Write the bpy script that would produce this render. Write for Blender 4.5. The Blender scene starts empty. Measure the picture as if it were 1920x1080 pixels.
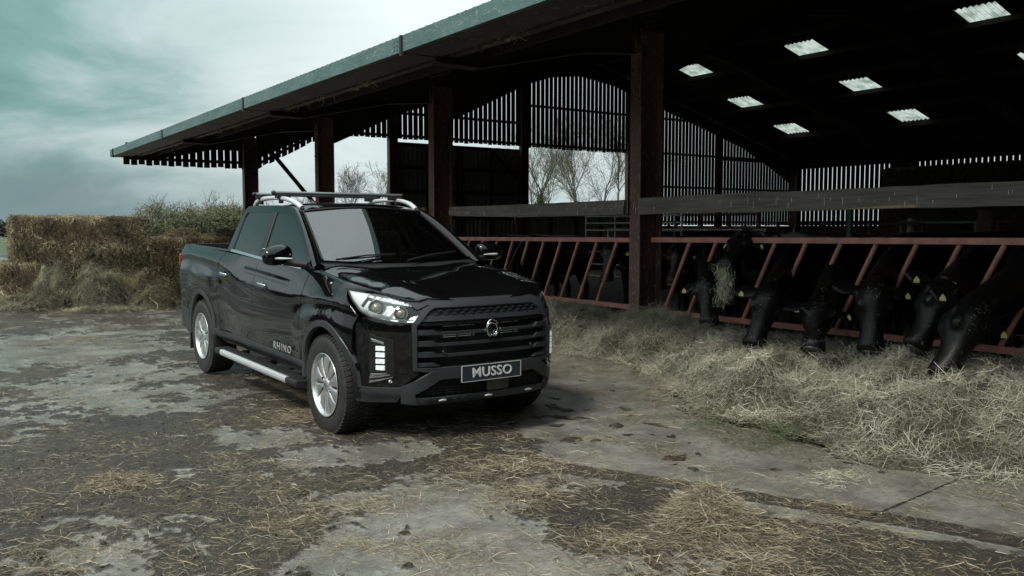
import bpy, bmesh, math, random
import numpy as np
from mathutils import Vector, Matrix
from mathutils.geometry import delaunay_2d_cdt
R = math.radians
rng = np.random.default_rng(7)
random.seed(7)
S = bpy.context.scene
COL = S.collection

# ------------------------------------------------------------------ camera
EYE = 1.5175
cd = bpy.data.cameras.new("camera"); cam = bpy.data.objects.new("camera", cd); COL.objects.link(cam)
cam.location = (0, 0, EYE)
YAW, PITCH = 0.6032, 0.0689
cam.rotation_euler = (math.pi/2 - PITCH, 0, -YAW)
cd.sensor_width = 36; cd.lens = 36*1631.1/1920
cd.clip_start = .05; cd.clip_end = 3000
S.camera = cam
S.view_settings.view_transform = 'Standard'; S.view_settings.look = 'None'
S.view_settings.exposure = 0.2; S.view_settings.gamma = 1

# ------------------------------------------------------------------ sky and sun (overcast, brighter towards the barn side)
SUN_AZ, SUN_EL = R(250), R(48)          # compass style: from +Y clockwise
W_ = bpy.data.worlds.new("World"); S.world = W_; W_.use_nodes = True
nt = W_.node_tree; nt.nodes.clear()
def wn(t, **k):
    n = nt.nodes.new(t)
    for a, b in k.items(): setattr(n, a, b)
    return n
out = wn('ShaderNodeOutputWorld'); bg1 = wn('ShaderNodeBackground'); bg2 = wn('ShaderNodeBackground'); mixs = wn('ShaderNodeMixShader')
sky = wn('ShaderNodeTexSky', sky_type='NISHITA', sun_disc=False, sun_elevation=SUN_EL, sun_rotation=SUN_AZ, air_density=1.5, dust_density=3.0)
nt.links.new(sky.outputs[0], bg1.inputs[0]); bg1.inputs[1].default_value = .06
tc = wn('ShaderNodeTexCoord'); sep = wn('ShaderNodeSeparateXYZ'); nt.links.new(tc.outputs['Generated'], sep.inputs[0])
# clouds lie on a layer overhead: they stretch and thin towards the horizon
zz_ = wn('ShaderNodeMath', operation='ADD'); zz_.inputs[1].default_value = .20; nt.links.new(sep.outputs[2], zz_.inputs[0]); zm_ = wn('ShaderNodeMath', operation='MAXIMUM'); zm_.inputs[1].default_value = .12; nt.links.new(zz_.outputs[0], zm_.inputs[0])
dv_ = wn('ShaderNodeVectorMath', operation='DIVIDE'); cb_ = wn('ShaderNodeCombineXYZ'); [nt.links.new(zm_.outputs[0], cb_.inputs[i]) for i in (0, 1, 2)]; nt.links.new(tc.outputs['Generated'], dv_.inputs[0]); nt.links.new(cb_.outputs[0], dv_.inputs[1])
mp = wn('ShaderNodeMapping'); mp.inputs['Scale'].default_value = (.55, .55, .25); mp.inputs['Location'].default_value = (.35, .8, .1)
nt.links.new(dv_.outputs[0], mp.inputs[0])
nz = wn('ShaderNodeTexNoise'); nz.inputs['Scale'].default_value = 1.6; nz.inputs['Detail'].default_value = 8; nz.inputs['Roughness'].default_value = .56; nz.inputs['Distortion'].default_value = .5
nt.links.new(mp.outputs[0], nz.inputs[0])
# broad brightness: one thick teal bank to the north, thin bright overcast elsewhere
dirn = wn('ShaderNodeVectorMath', operation='DOT_PRODUCT'); dirn.inputs[1].default_value = (-.03, .93, .37)
nt.links.new(tc.outputs['Generated'], dirn.inputs[0])
m1 = wn('ShaderNodeMapRange', interpolation_type='SMOOTHSTEP'); m1.inputs[1].default_value = .86; m1.inputs[2].default_value = 1.0; m1.inputs[3].default_value = .35; m1.inputs[4].default_value = -.17
nt.links.new(dirn.outputs['Value'], m1.inputs[0])
m2 = wn('ShaderNodeMath', operation='MULTIPLY_ADD'); m2.inputs[1].default_value = 1.1
nt.links.new(nz.outputs[0], m2.inputs[0]); nt.links.new(m1.outputs[0], m2.inputs[2])
cr = wn('ShaderNodeValToRGB'); e = cr.color_ramp.elements
e[0].position = .28; e[0].color = (.09, .215, .203, 1)
e[1].position = 1.0; e[1].color = (.74, .83, .835, 1)
a = cr.color_ramp.elements.new(.48); a.color = (.21, .365, .352, 1)
a = cr.color_ramp.elements.new(.66); a.color = (.48, .59, .59, 1)
nt.links.new(m2.outputs[0], cr.inputs[0])
# low bank of slate cloud just above the horizon
nz2 = wn('ShaderNodeTexNoise'); nz2.inputs['Scale'].default_value = 5; nz2.inputs['Detail'].default_value = 5
mp2 = wn('ShaderNodeMapping'); mp2.inputs['Scale'].default_value = (1, 1, 2.2); nt.links.new(tc.outputs['Generated'], mp2.inputs[0]); nt.links.new(mp2.outputs[0], nz2.inputs[0])
mm = wn('ShaderNodeMath', operation='MULTIPLY_ADD'); mm.inputs[1].default_value = .15; nt.links.new(nz2.outputs[0], mm.inputs[0])
neg = wn('ShaderNodeMath', operation='MULTIPLY'); neg.inputs[1].default_value = -1; nt.links.new(sep.outputs[2], neg.inputs[0]); nt.links.new(neg.outputs[0], mm.inputs[2])
cr2 = wn('ShaderNodeValToRGB'); cr2.color_ramp.elements[0].position = -.0; cr2.color_ramp.elements[0].color = (0, 0, 0, 1)
mm2 = wn('ShaderNodeMath', operation='ADD'); mm2.inputs[1].default_value = -.004; nt.links.new(mm.outputs[0], mm2.inputs[0])
cr2.color_ramp.elements[1].position = .04; cr2.color_ramp.elements[1].color = (.88, .88, .88, 1)
nt.links.new(mm2.outputs[0], cr2.inputs[0])
mxc = wn('ShaderNodeMixRGB'); mxc.inputs[2].default_value = (.17, .255, .275, 1)
bd = wn('ShaderNodeVectorMath', operation='DOT_PRODUCT'); bd.inputs[1].default_value = (-.15, .988, 0); nt.links.new(tc.outputs['Generated'], bd.inputs[0]); bm1 = wn('ShaderNodeMapRange', interpolation_type='SMOOTHSTEP'); bm1.inputs[1].default_value = .84; bm1.inputs[2].default_value = .97; bm1.inputs[3].default_value = .12; nt.links.new(bd.outputs['Value'], bm1.inputs[0]); bm2 = wn('ShaderNodeMath', operation='MULTIPLY'); nt.links.new(bm1.outputs[0], bm2.inputs[0]); nt.links.new(cr2.outputs[0], bm2.inputs[1]); nt.links.new(bm2.outputs[0], mxc.inputs[0]); nt.links.new(cr.outputs[0], mxc.inputs[1])
nt.links.new(mxc.outputs[0], bg2.inputs[0])
ov = wn('ShaderNodeMath', operation='MULTIPLY_ADD'); ov.inputs[1].default_value = .95; ov.inputs[2].default_value = .92; ov.use_clamp = False   # an overcast sky is brightest overhead
mxz = wn('ShaderNodeMath', operation='MAXIMUM'); mxz.inputs[1].default_value = 0; nt.links.new(sep.outputs[2], mxz.inputs[0]); nt.links.new(mxz.outputs[0], ov.inputs[0]); nt.links.new(ov.outputs[0], bg2.inputs[1])
mixs.inputs[0].default_value = .93
nt.links.new(bg1.outputs[0], mixs.inputs[1]); nt.links.new(bg2.outputs[0], mixs.inputs[2]); nt.links.new(mixs.outputs[0], out.inputs[0])
ld = bpy.data.lights.new("sun", 'SUN'); ld.energy = 2.9; ld.angle = R(11); ld.color = (1.0, .95, .86)
sun = bpy.data.objects.new("sun", ld); COL.objects.link(sun)
sd = Vector((math.sin(SUN_AZ)*math.cos(SUN_EL), math.cos(SUN_AZ)*math.cos(SUN_EL), math.sin(SUN_EL)))
sun.rotation_euler = sd.to_track_quat('Z', 'Y').to_euler()
S.cycles.max_bounces = 6; S.cycles.transparent_max_bounces = 8; S.cycles.use_adaptive_sampling = True
S.cycles.adaptive_threshold = .02; S.cycles.sample_clamp_indirect = 4

# ------------------------------------------------------------------ helpers
def tag(o, label=None, cat=None, group=None, kind=None):
    if label: o['label'] = label
    if cat: o['category'] = cat
    if group: o['group'] = group
    if kind: o['kind'] = kind
    return o
def empty(name, loc=(0, 0, 0), label=None, cat=None, group=None, rot=(0, 0, 0)):
    o = bpy.data.objects.new(name, None); COL.objects.link(o); o.location = loc; o.rotation_euler = rot
    o.empty_display_size = .2
    return tag(o, label, cat, group)
def link(name, me, parent=None):
    o = bpy.data.objects.new(name, me); COL.objects.link(o)
    if parent is not None: o.parent = parent
    return o
def raw_mesh(name, V, F, m, parent=None, smooth=False, nloop=None):
    """V (n,3) array, F (m,k) array of equal sized faces"""
    V = np.asarray(V, np.float32); F = np.asarray(F, np.int32); k = F.shape[1]
    me = bpy.data.meshes.new(name)
    me.vertices.add(len(V)); me.vertices.foreach_set('co', V.ravel())
    me.loops.add(F.size); me.loops.foreach_set('vertex_index', F.ravel())
    me.polygons.add(len(F)); me.polygons.foreach_set('loop_start', np.arange(len(F), dtype=np.int32)*k)
    me.polygons.foreach_set('loop_total', np.full(len(F), k, np.int32))
    me.polygons.foreach_set('use_smooth', np.full(len(F), smooth, bool))
    me.update(calc_edges=True)
    if m: me.materials.append(m)
    return link(name, me, parent)
class MB:
    def __init__(s): s.v = []; s.f = []; s.sm = []
    def add(s, vs, fs, smooth=False):
        n = len(s.v); s.v += [tuple(v) for v in vs]; s.f += [tuple(i+n for i in f) for f in fs]; s.sm += [smooth]*len(fs); return s
    def box(s, c, d, rz=0, rx=0, ry=0):
        hx, hy, hz = d[0]/2, d[1]/2, d[2]/2
        M = Matrix.Rotation(rz, 3, 'Z') @ Matrix.Rotation(ry, 3, 'Y') @ Matrix.Rotation(rx, 3, 'X')
        vs = [Vector(c)+M @ Vector((x*hx, y*hy, z*hz)) for x in (-1, 1) for y in (-1, 1) for z in (-1, 1)]
        return s.add(vs, [(0, 1, 3, 2), (4, 6, 7, 5), (0, 4, 5, 1), (2, 3, 7, 6), (0, 2, 6, 4), (1, 5, 7, 3)])
    def bar(s, a, b, w, h, up=(0, 0, 1)):
        a = Vector(a); b = Vector(b); t = (b-a).normalized(); u = Vector(up); sd_ = t.cross(u)
        if sd_.length < 1e-4: sd_ = t.cross(Vector((1, 0, 0)))
        sd_.normalize(); u = sd_.cross(t)
        vs = [p+sd_*(i*w/2)+u*(j*h/2) for p in (a, b) for i, j in ((-1, -1), (1, -1), (1, 1), (-1, 1))]
        return s.add(vs, [(3, 2, 1, 0), (4, 5, 6, 7), (0, 1, 5, 4), (1, 2, 6, 5), (2, 3, 7, 6), (3, 0, 4, 7)])
    def tube(s, pts, r, n=8, caps=True, flat=1.0):
        pts = [Vector(p) for p in pts]; rs = r if hasattr(r, '__len__') else [r]*len(pts)
        vs = []; up = Vector((0, 0, 1)); prev = None
        for i, p in enumerate(pts):
            t = (pts[min(i+1, len(pts)-1)]-pts[max(i-1, 0)]).normalized()
            if prev is None:
                sd_ = t.cross(up)
                if sd_.length < .1: sd_ = t.cross(Vector((1, 0, 0)))
            else: sd_ = prev-t*prev.dot(t)
            sd_.normalize(); prev = sd_; u = sd_.cross(t)
            for k in range(n):
                a = 2*math.pi*k/n; vs.append(p+sd_*(math.cos(a)*rs[i])+u*(math.sin(a)*rs[i]*flat))
        fs = [(i*n+k, i*n+(k+1) % n, (i+1)*n+(k+1) % n, (i+1)*n+k) for i in range(len(pts)-1) for k in range(n)]
        s.add(vs, fs, True)
        if caps:
            m = len(pts)-1
            s.add(vs[:n], [tuple(reversed(range(n)))]); s.add(vs[m*n:], [tuple(range(n))])
        return s
    def lathe(s, prof, n=48, axis='Y', c=(0, 0, 0), smooth=True, a0=0, a1=2*math.pi):
        """prof: (axial, radius)"""
        full = abs(a1-a0-2*math.pi) < 1e-6; m = n if full else n+1; vs = []
        for ax, r in prof:
            for k in range(m):
                a = a0+(a1-a0)*k/n
                if axis == 'Y': p = (r*math.cos(a), ax, r*math.sin(a))
                elif axis == 'Z': p = (r*math.cos(a), r*math.sin(a), ax)
                else: p = (ax, r*math.cos(a), r*math.sin(a))
                vs.append((p[0]+c[0], p[1]+c[1], p[2]+c[2]))
        fs = []
        for i in range(len(prof)-1):
            for k in range(n):
                k2 = (k+1) % m
                fs.append((i*m+k, i*m+k2, (i+1)*m+k2, (i+1)*m+k))
        return s.add(vs, fs, smooth)
    def prism(s, poly, y0, y1, axis='Y'):
        n = len(poly)
        def P(a, b, t): return {'Y': (a, t, b), 'X': (t, a, b), 'Z': (a, b, t)}[axis]
        vs = [P(a, b, y0) for a, b in poly]+[P(a, b, y1) for a, b in poly]
        return s.add(vs, [tuple(range(n)), tuple(reversed(range(n, 2*n)))]+[(i, i+n, (i+1) % n+n, (i+1) % n) for i in range(n)])
    def grid(s, P, smooth=True, flip=False):
        P = [[Vector(p) for p in r] for r in P]; a, b = len(P), len(P[0])
        fs = []
        for i in range(a-1):
            for j in range(b-1):
                q = (i*b+j, i*b+j+1, (i+1)*b+j+1, (i+1)*b+j); fs.append(q[::-1] if flip else q)
        return s.add([p for r in P for p in r], fs, smooth)
    def build(s, name, m, parent=None, bevel=0, seg=2, fixn=True, sub=0, weld=False, angle=40):
        me = bpy.data.meshes.new(name); me.from_pydata(s.v, [], s.f)
        me.polygons.foreach_set('use_smooth', s.sm)
        if fixn or weld:
            bm = bmesh.new(); bm.from_mesh(me)
            if weld: bmesh.ops.remove_doubles(bm, verts=bm.verts, dist=1e-4)
            if fixn: bmesh.ops.recalc_face_normals(bm, faces=bm.faces)
            bm.to_mesh(me); bm.free()
        me.materials.append(m)
        o = link(name, me, parent)
        if bevel:
            md = o.modifiers.new('b', 'BEVEL'); md.width = bevel; md.segments = seg; md.limit_method = 'ANGLE'; md.angle_limit = R(30); md.harden_normals = False
        if sub:
            md = o.modifiers.new('s', 'SUBSURF'); md.levels = md.render_levels = sub
        return o

# numpy gradient noise
_perm = np.random.default_rng(3).permutation(512).astype(np.int64)
def _h(ix, iy): return _perm[(_perm[ix & 511]+iy) & 511]
def noise2(x, y):
    x = np.asarray(x, float); y = np.asarray(y, float)
    xi = np.floor(x).astype(np.int64); yi = np.floor(y).astype(np.int64); xf = x-xi; yf = y-yi
    u = xf*xf*xf*(xf*(xf*6-15)+10); v = yf*yf*yf*(yf*(yf*6-15)+10)
    def g(ix, iy, fx, fy):
        a = _h(ix, iy)*(2*math.pi/512); return np.cos(a)*fx+np.sin(a)*fy
    return ((1-v)*((1-u)*g(xi, yi, xf, yf)+u*g(xi+1, yi, xf-1, yf))+v*((1-u)*g(xi, yi+1, xf, yf-1)+u*g(xi+1, yi+1, xf-1, yf-1)))*1.5
def fbm(x, y, o=5, s=1.0, g=.5):
    r = 0; a = 1; t = 0
    for i in range(o): r = r+a*noise2(np.asarray(x)*s+17.3*i, np.asarray(y)*s-9.1*i); t += a; s *= 2.03; a *= g
    return r/t
def sstep(a, b, x): t = np.clip((x-a)/(b-a), 0, 1); return t*t*(3-2*t)

# ------------------------------------------------------------------ materials
def mat(name, c=(.5, .5, .5), rough=.6, metal=0, c2=None, scale=3, detail=6, lo=.4, hi=.6, bump=0, bscale=40, coat=0, spec=.5, trans=0, emit=None, es=0, rough2=None, coord='Object', stretch=(1, 1, 1), c3=None, s3=20, c3lo=.58, alpha=1, bdist=.01):
    m = bpy.data.materials.new(name); m.use_nodes = True; N = m.node_tree.nodes; L = m.node_tree.links
    b = N['Principled BSDF']; b.inputs['Base Color'].default_value = (*c, 1); b.inputs['Roughness'].default_value = rough
    b.inputs['Metallic'].default_value = metal; b.inputs['Coat Weight'].default_value = coat; b.inputs['Coat Roughness'].default_value = .03
    b.inputs['Specular IOR Level'].default_value = spec; b.inputs['Transmission Weight'].default_value = trans
    if emit: b.inputs['Emission Color'].default_value = (*emit, 1); b.inputs['Emission Strength'].default_value = es
    t = N.new('ShaderNodeTexCoord'); mp = N.new('ShaderNodeMapping'); mp.inputs['Scale'].default_value = stretch
    L.new(t.outputs[coord], mp.inputs[0])
    if c2 is not None:
        n = N.new('ShaderNodeTexNoise'); n.inputs['Scale'].default_value = scale; n.inputs['Detail'].default_value = detail; n.inputs['Roughness'].default_value = .6
        L.new(mp.outputs[0], n.inputs[0])
        r = N.new('ShaderNodeMapRange'); r.inputs[1].default_value = lo; r.inputs[2].default_value = hi; L.new(n.outputs[0], r.inputs[0])
        mx = N.new('ShaderNodeMixRGB'); mx.inputs[1].default_value = (*c, 1); mx.inputs[2].default_value = (*c2, 1)
        L.new(r.outputs[0], mx.inputs[0]); src = mx.outputs[0]
        if c3 is not None:
            n3 = N.new('ShaderNodeTexNoise'); n3.inputs['Scale'].default_value = s3; n3.inputs['Detail'].default_value = 4; L.new(mp.outputs[0], n3.inputs[0])
            r3 = N.new('ShaderNodeMapRange'); r3.inputs[1].default_value = c3lo; r3.inputs[2].default_value = c3lo+.08; L.new(n3.outputs[0], r3.inputs[0])
            mx3 = N.new('ShaderNodeMixRGB'); mx3.inputs[2].default_value = (*c3, 1); L.new(src, mx3.inputs[1]); L.new(r3.outputs[0], mx3.inputs[0]); src = mx3.outputs[0]
        L.new(src, b.inputs['Base Color'])
        if rough2 is not None:
            rr = N.new('ShaderNodeMapRange'); rr.inputs[3].default_value = rough; rr.inputs[4].default_value = rough2; L.new(r.outputs[0], rr.inputs[0]); L.new(rr.outputs[0], b.inputs['Roughness'])
    if bump:
        n = N.new('ShaderNodeTexNoise'); n.inputs['Scale'].default_value = bscale; n.inputs['Detail'].default_value = 5; L.new(mp.outputs[0], n.inputs[0])
        bp = N.new('ShaderNodeBump'); bp.inputs['Strength'].default_value = bump; bp.inputs['Distance'].default_value = bdist
        L.new(n.outputs[0], bp.inputs['Height']); L.new(bp.outputs[0], b.inputs['Normal'])
    return m
M_red = mat('oxide_paint', (.175, .078, .062), .6, c2=(.06, .038, .031), scale=2.2, lo=.4, hi=.65, c3=(.22, .19, .16), s3=38, bump=.3, bscale=60, stretch=(1, 1, .35))
M_redrail = mat('red_rail_paint', (.52, .215, .17), .5, c2=(.32, .14, .11), scale=5, c3=(.32, .27, .24), s3=45, bump=.25, bscale=80)
M_steel_dark = mat('dark_steel', (.030, .022, .019), .7, c2=(.016, .013, .012), scale=3, bump=.2)
M_galv = mat('weathered_galvanised', (.085, .150, .142), .55, c2=(.050, .100, .094), scale=6, lo=.35, hi=.65, metal=.1, c3=(.17, .22, .20), s3=60, bump=.15, bscale=90, stretch=(1, .25, 1))
M_soffit = mat('soffit_steel', (.06, .052, .042), .6, c2=(.03, .026, .02), scale=2, c3=(.13, .11, .085), s3=14)
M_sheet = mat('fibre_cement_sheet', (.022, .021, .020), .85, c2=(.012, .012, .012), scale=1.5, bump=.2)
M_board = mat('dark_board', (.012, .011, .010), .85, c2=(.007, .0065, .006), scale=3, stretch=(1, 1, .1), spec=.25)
M_panel = mat('panel_sheet', (.30, .28, .25), .75, c2=(.22, .20, .18), scale=2)
M_timber = mat('weathered_timber', (.20, .182, .155), .8, c2=(.11, .10, .085), scale=4, lo=.35, hi=.65, bump=.5, bscale=30, stretch=(6, .35, 6), c3=(.19, .175, .15), s3=9)
M_fresh = mat('fresh_timber', (.42, .32, .18), .8, c2=(.3, .22, .12), scale=20)
M_dropping = mat('bird_dropping', (.62, .61, .56), .8)
M_concrete_kerb = mat('kerb_concrete', (.12, .105, .085), .85, c2=(.06, .05, .038), scale=4, bump=.5, bscale=30)
# ================================================================== BARN
PX, PY0, BAY = 7.61, 8.08, 5.15
RX, RZ, SL = 19.1, 7.49, .27            # ridge
EX = 4.2                                # eave (canopy edge)
FX = 30.6                               # far wall
YG = PY0+3*BAY                          # gable plane, 23.53
YS = PY0-4*BAY                          # near end of the roof
def zroof(x): return RZ-SL*abs(x-RX)
barn = empty('cattle_barn', (PX, YG, 0), 'large open-fronted cattle barn with dark roof, red-brown columns and slatted gable', 'barn')
barn.rotation_euler = (0, 0, 0)
def B(mb, name, m, **k):
    o = mb.build(name, m, barn, **k); o.matrix_parent_inverse = Matrix.Translation((-PX, -YG, 0)); return o
# frames
frames = [PY0+i*BAY for i in range(-4, 4)]
for Y in frames:
    for X, h in ((PX, 3.95), (FX, 4.05)):
        c = MB(); d, w, t = .38, .19, .022
        for sx in (-1, 1): c.box((X+sx*(d/2-t/2), Y, h/2), (t, w, h))
        c.box((X, Y, h/2), (d-2*t-.004, .014, h))
        c.box((X, Y, .012), (.5, .3, .024))
        if X == PX:
            for z in (3.1, 3.45, 3.8):
                for s in (-1, 1): c.lathe([(0, .0), (0, .02), (.016, .018), (.016, 0)], 6, 'X', (X-d/2-.016, Y+s*.06, z), smooth=False)
        B(c, 'column', M_red)
    # front rafter with canopy nose and haunch: I-section from a side outline
    def isec(under, name, x1):
        g = MB(); top = [(x, zroof(x)-.20) for x, _ in under]
        n = len(under)
        for i in range(n-1):
            (xa, za), (xb, zb) = under[i], under[i+1]; ta, tb = top[i][1], top[i+1][1]
            g.add([(xa, Y-.006, za), (xb, Y-.006, zb), (xb, Y-.006, tb), (xa, Y-.006, ta), (xa, Y+.006, za), (xb, Y+.006, zb), (xb, Y+.006, tb), (xa, Y+.006, ta)],
                  [(0, 1, 2, 3), (7, 6, 5, 4), (0, 4, 5, 1), (3, 2, 6, 7)])
            g.bar((xa, Y, za-.009), (xb, Y, zb-.009), .17, .016)
            g.bar((xa, Y, ta+.009), (xb, Y, tb+.009), .17, .016)
        B(g, name, M_steel_dark)
    def ru(x): return zroof(x)-.53
    isec([(4.60, 3.25), (5.11, 3.245), (6.6, ru(6.6)), (7.38, 3.66)], 'canopy_rafter', 0)
    isec([(7.84, 3.42), (8.4, 3.68), (9.4, 4.16), (10.6, 4.55), (12.5, ru(12.5)), (15.5, ru(15.5)), (17.6, ru(17.6)-.02), (19.1, 6.72)], 'rafter', 0)
    isec([(19.1, 6.72), (20.6, ru(20.6)-.02), (24, ru(24)), (27.4, ru(27.4)), (29, 4.05), (30.38, 3.40)], 'rafter', 0)
    k = MB(); k.bar((7.72, Y+.05, 3.40), (8.30, Y+.05, 4.24), .05, .05); k.bar((7.5, Y-.05, 3.62), (7.35, Y-.05, 4.0), .05, .05)
    B(k, 'knee_brace', M_steel_dark)
# purlins
xs = list(np.arange(5.35, 18.9, 1.5))+[18.85, 19.35]+list(np.arange(20.6, 30.4, 1.45))
for x in xs:
    g = MB(); z = zroof(x)-.115
    g.bar((x, YS-.3, z), (x, YG+.35, z), .014, .15); g.bar((x+.03, YS-.3, z+.07), (x+.03, YG+.35, z+.07), .06, .012); g.bar((x-.03, YS-.3, z-.07), (x-.03, YG+.35, z-.07), .06, .012)
    B(g, 'purlin', M_steel_dark)
# fascia beams (galvanised channel), one per bay, with cleats at the joints
for i in range(-4, 4):
    y0 = PY0+i*BAY+.03 if i > -4 else YS-.35; y1 = min(PY0+(i+1)*BAY-.03, YG+.42)
    if i == 3: y0, y1 = YG+.03, YG+.42
    g = MB(); zt = 3.475; zb = 3.312
    g.bar((EX, y0, (zt+zb)/2), (EX, y1, (zt+zb)/2), .012, zt-zb)
    g.bar((EX+.035, y0, zt-.007), (EX+.035, y1, zt-.007), .06, .010)
    for yy in (y0+.06, y0+.13):
        for zz in (3.35, 3.39, 3.43): g.lathe([(0, 0), (0, .009), (.008, .008), (.008, 0)], 6, 'X', (EX-.014, yy, zz), smooth=False)
    B(g, 'fascia_beam', M_galv)
    g = MB(); g.bar((EX+.22, y0, zb-.004+.0), (EX+.22, y1, zb-.004+.0), .42, .010); g.bar((EX+.43, y0, zb+.04), (EX+.43, y1, zb+.04), .010, .09)
    B(g, 'gutter_soffit', M_soffit)
    g = MB(); g.box((EX-.006, PY0+(i+1)*BAY if i < 3 else YG, (zt+zb)/2-.02), (.03, .040, .21)); B(g, 'joint_cleat', M_steel_dark)
    for xx, zz in ((4.78, 3.34), (5.2, 3.42)):
        g = MB(); g.bar((xx, y0, zz), (xx, y1, zz), .10 if xx < 5 else .02, .05 if xx < 5 else .14); B(g, 'eaves_purlin', M_soffit if xx < 5 else M_steel_dark)
# corrugated roof sheets with skylight openings
SKY = [(21.37, 22.38, y) for y in (21.75-5.12*k*1.0 for k in (0,))]
sky_y = {0: [20.86, 16.4, 11.35, 6.3], 1: [21.15, 16.52, 11.15, 6.1], 2: [21.3, 16.62, 11.55, 6.5]}
sky_x = [(21.38, 22.39), (24.22, 25.10), (26.95, 27.85)]
holes = [(sky_x[r][0], sky_x[r][1], y-.5, y+.5) for r in range(3) for y in sky_y[r]]
def roofpart(x0, x1, y0, y1, dz=0):
    k0, k1 = int(math.floor(y0/.0365))+1, int(math.ceil(y1/.0365)); ys = [y0]+[k*.0365 for k in range(k0, k1) if y0+1e-4 < k*.0365 < y1-1e-4]+[y1]
    P = []
    for x in (x0, x1): P.append([(x, y, zroof(x)+dz+.022*math.sin(y*2*math.pi/.146)) for y in ys])
    return P
def sheet(x0, x1, y0, y1, cut):
    g = MB(); cs = [h for h in cut if h[0] >= x0-.01 and h[1] <= x1+.01]
    xsn = sorted({x0, x1, *[h[0] for h in cs], *[h[1] for h in cs]})
    for a, b in zip(xsn[:-1], xsn[1:]):
        seg = [(h[2], h[3]) for h in cs if h[0] <= a+.01 and h[1] >= b-.01]; seg.sort(); y = y0
        for s0, s1 in seg:
            if s0 > y: g.grid(roofpart(a, b, y, s0))
            y = s1
        if y1 > y: g.grid(roofpart(a, b, y, y1))
    return g
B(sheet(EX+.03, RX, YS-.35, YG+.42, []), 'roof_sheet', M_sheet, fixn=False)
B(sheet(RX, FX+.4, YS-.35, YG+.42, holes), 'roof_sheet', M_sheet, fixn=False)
g = MB(); g.tube([(RX, YS-.35, zroof(RX)-.01), (RX, YG+.42, zroof(RX)-.01)], .09, 10); B(g, 'ridge_cap', M_sheet)
m = bpy.data.materials.new('skylight_sheet'); m.use_nodes = True; N = m.node_tree.nodes; L = m.node_tree.links; N.remove(N['Principled BSDF'])
tl = N.new('ShaderNodeBsdfTranslucent'); tl.inputs[0].default_value = (.62, .68, .62, 1); df = N.new('ShaderNodeBsdfDiffuse'); df.inputs[0].default_value = (.45, .5, .46, 1)
nn = N.new('ShaderNodeTexNoise'); nn.inputs['Scale'].default_value = 3; tcn = N.new('ShaderNodeTexCoord'); L.new(tcn.outputs['Object'], nn.inputs[0])
crn = N.new('ShaderNodeValToRGB'); crn.color_ramp.elements[0].color = (.22, .26, .22, 1); crn.color_ramp.elements[0].position = .35; crn.color_ramp.elements[1].color = (.46, .50, .47, 1); crn.color_ramp.elements[1].position = .6
wv = N.new('ShaderNodeTexWave'); wv.bands_direction = 'Y'; wv.inputs['Scale'].default_value = 2.15; wv.inputs['Distortion'].default_value = .3; L.new(tcn.outputs['Object'], wv.inputs[0]); wr = N.new('ShaderNodeMapRange'); wr.inputs[1].default_value = .0; wr.inputs[2].default_value = .45; wr.inputs[3].default_value = .38; wr.inputs[4].default_value = 1.0; L.new(wv.outputs['Fac'], wr.inputs[0])
mw = N.new('ShaderNodeMixRGB'); mw.blend_type = 'MULTIPLY'; mw.inputs[0].default_value = 1; L.new(nn.outputs[0], crn.inputs[0]); L.new(crn.outputs[0], mw.inputs[1]); L.new(wr.outputs[0], mw.inputs[2]); L.new(mw.outputs[0], tl.inputs[0])
ms = N.new('ShaderNodeMixShader'); ms.inputs[0].default_value = .12; L.new(tl.outputs[0], ms.inputs[1]); L.new(df.outputs[0], ms.inputs[2]); L.new(ms.outputs[0], N['Material Output'].inputs[0])
M_skylight = m
for h in holes:
    g = MB(); g.grid(roofpart(h[0]-.05, h[1]+.05, h[2]-.03, h[3]+.03, .012)); B(g, 'skylight', M_skylight, fixn=False)
# gable wall: spaced boards (a slatted panel per bay) following the roof; rails behind
def slats(x0, x1, zb_f, zt_f, Y, name='slatted_panel', pitch=.180, gap=.034):
    g = MB(); x = x0
    while x < x1-.02:
        a = x; b = min(x+pitch-gap, x1); j = random.uniform(-.02, .02)
        g.add([(a, Y, zb_f(a)+j), (b, Y, zb_f(b)+j), (b, Y, zt_f(b)), (a, Y, zt_f(a)), (a, Y+.022, zb_f(a)+j), (b, Y+.022, zb_f(b)+j), (b, Y+.022, zt_f(b)), (a, Y+.022, zt_f(a))],
              [(0, 1, 2, 3), (7, 6, 5, 4), (0, 4, 5, 1), (1, 5, 6, 2), (2, 6, 7, 3), (3, 7, 4, 0)])
        x += pitch
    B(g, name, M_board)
gx = [7.6, 11.9, 16.7, 21.35, 26.0, FX]
zt = lambda x: zroof(x)-.03
YB = YG+.12
slats(EX+.25, 7.55, lambda x: 3.12, zt, YB)
slats(7.65, 11.85, lambda x: min(3.14+(x-7.89)*.52, 4.19), zt, YB)
slats(11.95, 16.65, lambda x: 4.19, zt, YB)
slats(16.75, 21.3, lambda x: 4.19, zt, YB)
slats(21.4, 25.95, lambda x: 1.62 if x > 21.45 else 4.19, zt, YB)
slats(26.05, FX-.1, lambda x: 1.62, zt, YB)
for x in gx[1:-1]:
    c = MB()
    for s in (-1, 1): c.box((x+s*.13, YG+.02, (zroof(x)-.5)/2), (.02, .17, zroof(x)-.5))
    c.box((x, YG+.02, (zroof(x)-.5)/2), (.236, .014, zroof(x)-.5)); B(c, 'gable_post', M_red)
def railb(x0, x1, z, Y=YG+.075): g = MB(); g.box(((x0+x1)/2, Y, z), (x1-x0, .06, .075)); B(g, 'sheeting_rail', M_steel_dark)
railb(4.5, 7.5, 3.27); railb(4.5, 7.5, 3.62)
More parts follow.
